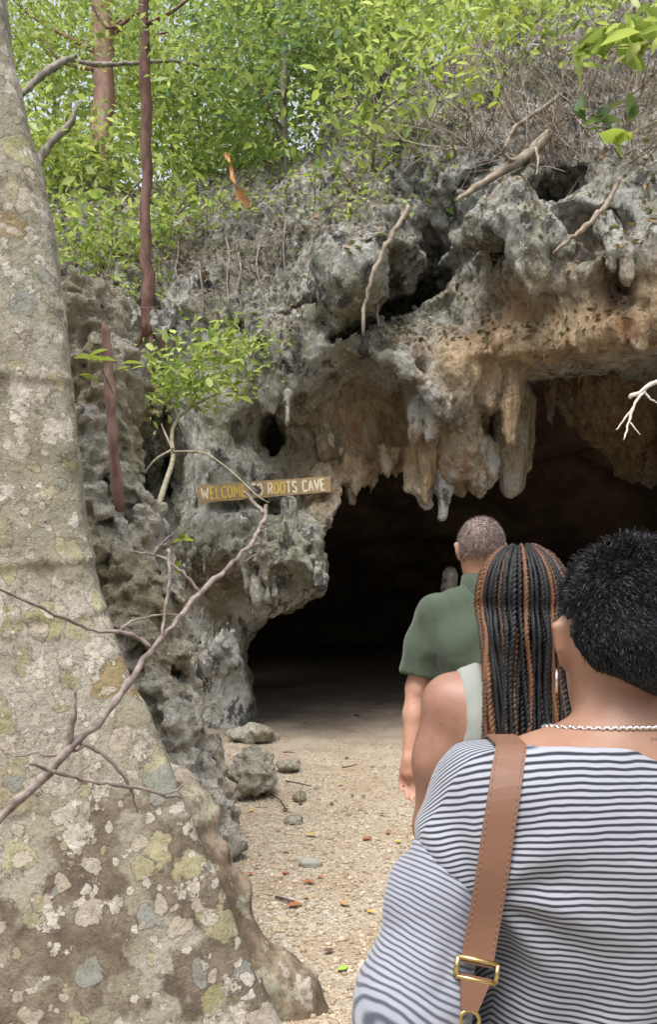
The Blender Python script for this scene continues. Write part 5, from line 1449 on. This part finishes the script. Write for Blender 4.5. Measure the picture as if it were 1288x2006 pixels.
# braids: each a two-strand twist that follows the skull and then hangs
hc = np.array([BX, BY + .012, 1.522])
V = Vol(hc - .15, hc + .15, .006); V.ell(hc, (.080, .100, .098), .01)
V.cut(lambda x, y, z: np.maximum(1.46 - z, (y - hc[1] - .045) - (z - 1.53) * .5) + 0 * x)
scalp = obj('hair', *V.mesh(2), mat_simple('dark scalp', (.02, .016, .014), (.05, .04, .035), 80, .6, .3, .002), wom)
def mat_braid(name, a, b):
    t = NT(name); return t.done(t.mix(t.noise(140, 3, co=t.mapping((1, 1, .3))), a, b), .5, t.bump(t.noise(420, 3, co=t.mapping((1, 1, .4))), .5, .002), .28)
M['braid_black'] = mat_braid('black braid', (.006, .006, .007), (.017, .016, .018)); M['braid_auburn'] = mat_braid('auburn braid', (.085, .036, .018), (.17, .08, .04)); M['braid_dark'] = mat_braid('dark brown braid', (.035, .018, .012), (.075, .040, .026))
rb = np.random.default_rng(17)
AUB = {1, 11, 16, 20, 25, 33, 40, 58}
nb_ = 0
for layer, cnt, elev in ((0, 26, 1.22), (1, 22, .85), (2, 16, .45)):
    for i in range(cnt):
        az = -math.pi * .93 + (i + .5 + rb.uniform(-.25, .25)) / cnt * math.pi * .86         # the back half of the head
        el0 = elev + rb.uniform(-.12, .12)
        pts = []
        off = .011 + .008 * (2 - layer)
        R = np.array([.080 + off, .100 + off, .098 + off])
        # start near the parting, run down the skull
        for el in np.linspace(el0, -.15, 7):
            sp = np.array([math.cos(az) * math.cos(el), math.sin(az) * math.cos(el), math.sin(el)]); pts.append(hc + sp * R)
        tip = pts[-1].copy()
        tipx = BX + (tip[0] - BX) * (.92 + .12 * rb.random()) + rb.normal(0, .011)
        wig = rb.uniform(.002, .008); wf = rb.uniform(3, 8); pit = rb.uniform(.014, .024)
        L = rb.uniform(.36, .44)
        for k in range(1, 9):
            t = k / 8
            yb = np.interp(tip[2] - L * t, [1.1, 1.25, 1.36, 1.5], [BY - .128, BY - .128, BY - .105, tip[1]])
            yy_ = min(tip[1] * (1 - t * .5) + yb * t * .5, yb) - .008 * (2 - layer) - rb.uniform(0, .004)
            pts.append(np.array([tip[0] * (1 - t) + tipx * t + wig * math.sin(wf * t + i), yy_, tip[2] - L * t]))
        q = resample(np.array(pts), 84)
        _, N, B = frames(q)
        s = np.r_[0, np.cumsum(np.linalg.norm(np.diff(q, axis=0), axis=1))]
        r = rb.uniform(.0040, .0062)
        mb = MB()
        for ph in (0, math.pi):
            a = s / pit * 2 * math.pi + ph + i
            c = q + (N * np.cos(a)[:, None] + B * np.sin(a)[:, None]) * r * .62
            mb.add(*tube(c, r * .86 * np.r_[np.linspace(.6, 1, 8), np.ones(64), np.linspace(1, .5, 12)], 5))
        left = math.cos(az) < -.75
        mt = 'braid_auburn' if (nb_ in AUB or (left and rb.random() < .35)) else ('braid_dark' if rb.random() < .2 else 'braid_black')
        obj('braid', mb.V(), mb.f, M[mt], scalp)
        nb_ += 1

# ------------------------------------------------------------------ woman in the striped top
SX, SY = .362, .95
wst = empty('person', (SX, SY, 0), 'woman with short black curls in a navy and white striped top', 'person')
S_L, E_L, W_L = (.192, .955, 1.298), (.089, .88, 1.100), (.15, 1.06, 1.0)
S_R, E_R, W_R = (2 * SX - .192, .955, 1.298), (2 * SX - .089, .88, 1.100), (2 * SX - .15, 1.06, 1.0)
def stw_torso(V, g=0.0):
    V.ell((SX, .965, 1.225), (.188 + g, .118 + g, .16), .06); V.ell((SX, .97, 1.02), (.190 + g, .125 + g, .2), .09); V.ell((SX, .96, .86), (.20 + g, .15 + g, .17), .09)
    for sx in (-1, 1):
        V.cone((SX + sx * .06, .945, 1.345), (SX + sx * .165, .955, 1.305), .045 + g, .058 + g, .06)
        V.ell((SX + sx * .085, .905, 1.25), (.085 + g, .05 + g, .11), .05); V.ell((SX + sx * .08, 1.06, 1.19), (.075 + g, .07 + g, .08), .04)
def arm_mid(S, E):
    m = np.array(S) * .5 + np.array(E) * .5
    return m + [(-.014 if S[0] < SX else .014), .005, 0]
def arm(V, S, E, g=0.0, k=.03):
    mid = arm_mid(S, E)
    V.chain([(S, .055 + g), (mid, .043 + g), (E, .043 + g)], k)
V = Vol((.0, .70, -.03), (.74, 1.35, 1.63), .0058)
stw_torso(V)
V.cone((SX - .004, .945, 1.32), (SX - .004, .965, 1.45), .056, .051, .045)
head(V, (SX - .004, .985, 1.488), .95, .12)
for S, E, Wr in ((S_L, E_L, W_L), (S_R, E_R, W_R)):
    arm(V, S, E); V.chain([(E, .047), (Wr, .026)], .02)
hand(V, W_L, (.35, .92, .1), (0, .2, .95), (.9, -.3, 0), .9, curl=.9); hand(V, W_R, (-.35, .92, .1), (0, .2, .95), (-.9, -.3, 0), .9, curl=.9)
legs(V, SX, .95, .84, .095, .10, foot=True)
obj('body', *V.mesh(4), M['skin_light'], wst)
# top: body and two dropped sleeves
V = Vol((.02, .72, .80), (.72, 1.25, 1.45), .0058)
stw_torso(V, .012)
for S, E in ((S_L, E_L), (S_R, E_R)): V.chain([(S, .058), (np.array(S) * .74 + np.array(E) * .26 + [(-.006 if S[0] < SX else .004), 0, 0], .059)], .05)
def cut_top(x, y, z):
    ax = np.abs(x - SX)
    r = (z - 1.376) + .10 * np.maximum(0, ax - .10) + np.where(y > .98, .5 * np.maximum(0, y - .98), 0)
    return np.maximum(r, .82 - z + 0 * x * y)
V.cut(cut_top)
v, f = V.mesh(3)
v = wrinkle(v, f, .004, 99, (1, 1, .8), 6)
low = np.clip((1.24 - v[:, 2]) * 6, 0, 1) * (v[:, 1] < .95)
v[:, 1] += low * (.010 * np.exp(-((v[:, 0] - SX) / .03) ** 2) + .006 * np.sin(v[:, 0] * 75 + 3 * np.sin(v[:, 2] * 14)) * np.clip((1.16 - v[:, 2]) * 9, 0, 1))
nr = vert_normals(v, f)
for sx in (-1, 1):
    a_ = np.array([SX + sx * .195, .9, 1.215]); ang = np.arctan2(v[:, 2] - a_[2], (a_[0] - v[:, 0]) * sx); rr_ = np.hypot(v[:, 0] - a_[0], v[:, 2] - a_[2])
    v = v + nr * (.0045 * np.sin(ang * 8 + 20 * rr_) * np.exp(-((rr_ - .07) / .05) ** 2) * (v[:, 1] < .96))[:, None]
ax = np.abs(v[:, 0] - SX)
stripe = v[:, 2] + .9 * np.clip(v[:, 1] - .915, 0, .3) + 1.3 * np.clip(ax - .085, 0, 1) ** 2 * np.clip((v[:, 2] - 1.10) * 5, 0, 1)
top = obj('striped_top', v, f, M['stripe'], wst, attrs={'stripe': stripe})
tv, tf = [v], [f]
for S, E, Wr in ((S_L, E_L, W_L), (S_R, E_R, W_R)):
    S, E, Wr = map(np.array, (S, E, Wr))
    lo = np.minimum(np.minimum(S, E), Wr) - .1; hi = np.maximum(np.maximum(S, E), Wr) + .1
    V = Vol(lo, hi, .0055)
    st = S * .86 + E * .14
    V.chain([(st + [(-.006 if S[0] < SX else .006), 0, 0], .058), (arm_mid(S, E), .054), (E, .057)], .03); V.chain([(E, .055), (E * .45 + Wr * .55, .050)], .04)
    v, f = V.mesh(3)
    v = wrinkle(v, f, .011, 101, (1, 1, 1), 8)
    tf.append(f + sum(len(q) for q in tv)); tv.append(v)
    d = (E - S) / np.linalg.norm(E - S)
    t1 = (v - S) @ d; d2 = (Wr - E) / np.linalg.norm(Wr - E); t2 = np.linalg.norm(E - S) + (v - E) @ d2
    w_ = 1 / (1 + np.exp(-(((v - E) @ d + (v - E) @ d2) / .03)))
    obj('sleeve', v, f, M['stripe_sleeve'], wst, attrs={'stripe': t1 * (1 - w_) + t2 * w_})
V = Vol((SX - .32, .7, .03), (SX + .32, 1.25, .96), .012)
V.ell((SX, .95, .86), (.208, .158, .13), .05); legs(V, SX, .95, .84, .095, .102, .012)
V.cut(lambda x, y, z: np.maximum(.06 - z, z - .93) + 0 * x * y)
v, f = V.mesh(2); obj('trousers', wrinkle(v, f, .008, 103), f, M['denim'], wst)
shoes(wst, SX, .95, .095)
# short curls
hc = np.array([SX - .004, .972, 1.514])
V = Vol(hc - .17, hc + .17, .006); V.ell(hc, (.0735, .096, .094), .02); V.ell(hc + [0, -.03, -.045], (.056, .067, .060), .05)
def cut_h(x, y, z):
    nape = 1.428 + .045 * np.clip(np.abs(x - hc[0]) / .07, 0, 1.4) - z
    earl = np.where((np.abs(x - hc[0]) > .052) & (y > .945), 1.520 - z, -1.0)
    face = (y - hc[1] - .035) - (z - 1.50) * .7
    return np.maximum(np.maximum(nape + 0 * y, earl), face)
V.cut(cut_h)
V.F += .010 * grid_noise(V.F.shape, V.lo, V.h, .03, 5)
hv_, hf_ = V.mesh(1)
hair = obj('hair', hv_, hf_, mat_simple('black curls', (.006, .006, .008), (.015, .015, .019), 90, .6, .8, .006), wst)
nr = vert_normals(hv_, hf_)
rg = np.random.default_rng(66)
sel = rg.integers(0, len(hf_), 36000)
wts = rg.dirichlet((1, 1, 1, 1), 36000)
p = (hv_[hf_[sel]] * wts[:, :, None]).sum(1); nn = nr[hf_[sel]].mean(1)
m = (nn[:, 1] < .75) & ~((np.abs(p[:, 0] - hc[0]) > .050) & (p[:, 2] < 1.522) & (p[:, 1] > .935)) & (rg.random(36000) < np.clip((p[:, 2] - 1.415) / .05, .12, 1))
p, nn = p[m], nn[m]
fl = np.stack([.5 + .8 * vnoise(p, 26, 3), -.25 + .6 * vnoise(p, 26, 4), -.7 + .8 * vnoise(p, 26, 5)], 1)
fl -= nn * (fl * nn).sum(1, keepdims=True)
dirs = .22 * nn + fl * .9 + rg.normal(0, .18, nn.shape); dirs /= np.linalg.norm(dirs, axis=1, keepdims=True)
ln = (.0035 + .0085 * np.clip((p[:, 2] - 1.45) / .10, 0, 1))[:, None]
v, f, tn = ribbons(p, dirs, ln, .0014, 67, 5, curl=.10, bend=.3)
obj('hair_strands', v, f, M['hair_black'], hair, attrs={'tint': tn}, smooth=False)
# necklace and hoop
a = np.linspace(0, 2 * math.pi, 120)
bb = BVHTree.FromPolygons(*[q.tolist() for q in (lambda o: (np.array([list(o.matrix_world @ c.co) for c in o.data.vertices]) + np.array(wst.location), np.array([list(pp.vertices) for pp in o.data.polygons])))(wst.children[0])])
q = []
for t in a[:-1]:
    d = Vector((math.cos(t), math.sin(t), 0)); zc = 1.388 + (-.03 if math.sin(t) > 0 else .008) * abs(math.sin(t))
    loc, _, _, _ = bb.ray_cast(Vector((SX, .955, zc)) + d * .22, -d)
    q.append(np.array(loc) + np.array(d) * .002 if loc else np.array((SX, .955, zc)) + np.array(d) * .075)
q = np.array(q); q = smooth_mesh(q, np.stack([np.arange(119), np.roll(np.arange(119), -1)], 1), 3) if False else q
mb = MB()
for k in range(119):
    p0, p1 = q[k], q[(k + 1) % 119]; dd_ = (p1 - p0)
    sk = np.array([0, 0, .0022 if k % 2 else -.0022])
    mb.add(*tube(np.array([p0 - sk, (p0 + p1) / 2, p1 + sk]), [.0016, .0021, .0016], 5))
obj('necklace', mb.V(), mb.f, M['silver'], wst)
for sx in (-1, 1):
    c = np.array([SX - .004 + sx * .0825, .985, 1.437]); a = np.linspace(0, 2 * math.pi, 19)
    v, f = tube(c + np.stack([.003 * np.cos(a), .011 * np.cos(a), .013 * np.sin(a)], 1), .0018, 6, cap=False)
    obj('earring', v, f, M['silver'], wst)

# ------------------------------------------------------------------ shoulder bag hanging from her left shoulder
bag = empty('shoulder_bag', W(905, 2160, .80) + np.array([0, 0, -.2]), 'black handbag on a wide tan leather strap with brass buckle', 'bag')
top_bvh = BVHTree.FromPolygons(np.concatenate(tv).tolist(), np.concatenate(tf).tolist())
cen = resample(np.array([(1003, 1462, 0), (998, 1490, 0), (993, 1520, 0), (987, 1565, 0), (976, 1635, 0), (966, 1705, 0), (953, 1785, 0), (941, 1850, 0), (935, 1890, 0)], float), 30)
dep = []
for px, py, _ in cen:
    best = []
    for o in (-34, -17, 0, 17, 34):
        ray = Vector(W(px + o, py, 1.0) - np.array([0, 0, EYE])); loc, _, _, _ = top_bvh.ray_cast(Vector((0, 0, EYE)), ray.normalized())
        if loc: best.append(loc.y)
    dep.append(min(best) if best else np.nan)
dep = np.array(dep); ok_ = ~np.isnan(dep); dep = np.interp(np.arange(30), np.arange(30)[ok_], dep[ok_])
for _ in range(20): dep[1:-1] = np.minimum(dep[1:-1], (dep[:-2] + dep[2:]) / 2)
for _ in range(12): dep[1:-1] = (dep[:-2] + 2 * dep[1:-1] + dep[2:]) / 4
rows = np.array([W(px, py, d - .005) for (px, py, _), d in zip(cen, dep)])
front = []
for y_ in np.linspace(rows[0, 1] + .015, 1.08, 8):                      # over the shoulder to the front
    loc, _, _, _ = top_bvh.ray_cast(Vector((rows[0, 0], y_, 1.7)), Vector((0, 0, -1)))
    if loc and loc.z > 1.2: front.append(np.array(loc) + [0, 0, .004])
front.append(front[-1] + [-.005, .03, -.12]); front.append(front[-1] + [-.05, .03, -.18])
q = resample(np.concatenate([np.array(front)[::-1], rows]), 60)
wv = np.tile(np.array([1.0, 0.02, 0]), (60, 1)); tg = np.gradient(q, axis=0); tg /= np.linalg.norm(tg, axis=1, keepdims=True)
wv -= tg * (wv * tg).sum(1, keepdims=True); wv /= np.linalg.norm(wv, axis=1, keepdims=True); nn = np.cross(tg, wv)
hw = .0168
v = np.stack([q - wv * hw - nn * .0015, q + wv * hw - nn * .0015, q + wv * hw + nn * .0015, q - wv * hw + nn * .0015], 1).reshape(-1, 3)
f = [(k * 4 + j, k * 4 + (j + 1) % 4, k * 4 + 4 + (j + 1) % 4, k * 4 + 4 + j) for k in range(59) for j in range(4)] + [(3, 2, 1, 0), (236, 237, 238, 239)]
strap = obj('strap', v, f, M['leather'], bag, smooth=False)
for sg in (-1, 1):
    mb = MB()
    for k in range(1, 58):
        a_, b_ = q[k] + wv[k] * sg * (hw - .0028), q[k + 1] + wv[k + 1] * sg * (hw - .0028)
        for u0, u1 in ((.05, .42), (.55, .92)):
            for ss in (-1, 1): mb.add(*tube(np.array([a_ + (b_ - a_) * u0, a_ + (b_ - a_) * u1]) + nn[k] * ss * .0016, .0005, 4))
    obj('stitching', mb.V(), mb.f, M['stitch'], strap)
e0 = q[-1]; dn = tg[-1]; sd_v = wv[-1]; on = np.array([0, -1.0, 0])
def box_ring(c, ux, uy, w, h, r):
    pts = [c - ux * w - uy * h, c + ux * w - uy * h, c + ux * w + uy * h, c - ux * w + uy * h, c - ux * w - uy * h]
    mb = MB()
    for a_, b_ in zip(pts, pts[1:]): mb.add(*tube(np.array([a_, (a_ + b_) / 2, b_]), r, 8))
    return mb
mb = box_ring(e0 + on * .002 + dn * .004, sd_v, dn, .021, .0095, .0026); obj('buckle', mb.V(), mb.f, M['gold'], bag)
def slab(a_, b_, wa, wb, th):
    n_ = np.cross(b_ - a_, sd_v); n_ /= np.linalg.norm(n_)
    v = np.array([a_ - sd_v * wa - n_ * th, a_ + sd_v * wa - n_ * th, b_ + sd_v * wb - n_ * th, b_ - sd_v * wb - n_ * th, a_ - sd_v * wa + n_ * th, a_ + sd_v * wa + n_ * th, b_ + sd_v * wb + n_ * th, b_ - sd_v * wb + n_ * th])
    return v, [(0, 1, 2, 3), (7, 6, 5, 4), (0, 4, 5, 1), (1, 5, 6, 2), (2, 6, 7, 3), (3, 7, 4, 0)]
t0_ = e0 + dn * .010 + on * .002
obj('strap_tab', *slab(t0_, t0_ + dn * .034 + sd_v * -.002, .0165, .0085, .002), M['leather'], bag, smooth=False)
rc = t0_ + dn * .042
a = np.linspace(0, 2 * math.pi, 21)
v, f = tube(rc + np.cos(a)[:, None] * sd_v * .010 + np.sin(a)[:, None] * dn * .009, .0022, 7, cap=False); obj('ring', v, f, M['gold'], bag)
hk = rc + dn * .012
v, f = tube(resample(np.array([hk, hk + dn * .012 + sd_v * .004, hk + dn * .028, hk + dn * .036 - sd_v * .005, hk + dn * .030 - sd_v * .010]), 14), .0026, 7); obj('clasp', v, f, M['gold'], bag)
bc = hk + np.array([.012, .0, -.155])
V = Vol(bc - [.09, .16, .17], bc + [.09, .22, .16], .008)
V.cone(bc + [0, -.08, -.09], bc + [0, .14, -.09], .045, .045, .04); V.cone(bc + [0, -.08, .07], bc + [0, .14, .07], .038, .038, .04); V.cone(bc + [0, -.08, 0], bc + [0, .14, 0], .045, .045, .05)
V.F = V.F; v, f = V.mesh(3)
obj('bag_body', v, f, mat_cloth('black bag leather', (.012, .012, .014), (.02, .02, .024), 200, .5), bag)
v, f = tube(np.array([bc + [-.012, -.09, .105], bc + [-.012, .03, .112], bc + [-.012, .14, .106]]), .004, 6); obj('zip', v, f, M['gold'], bag)
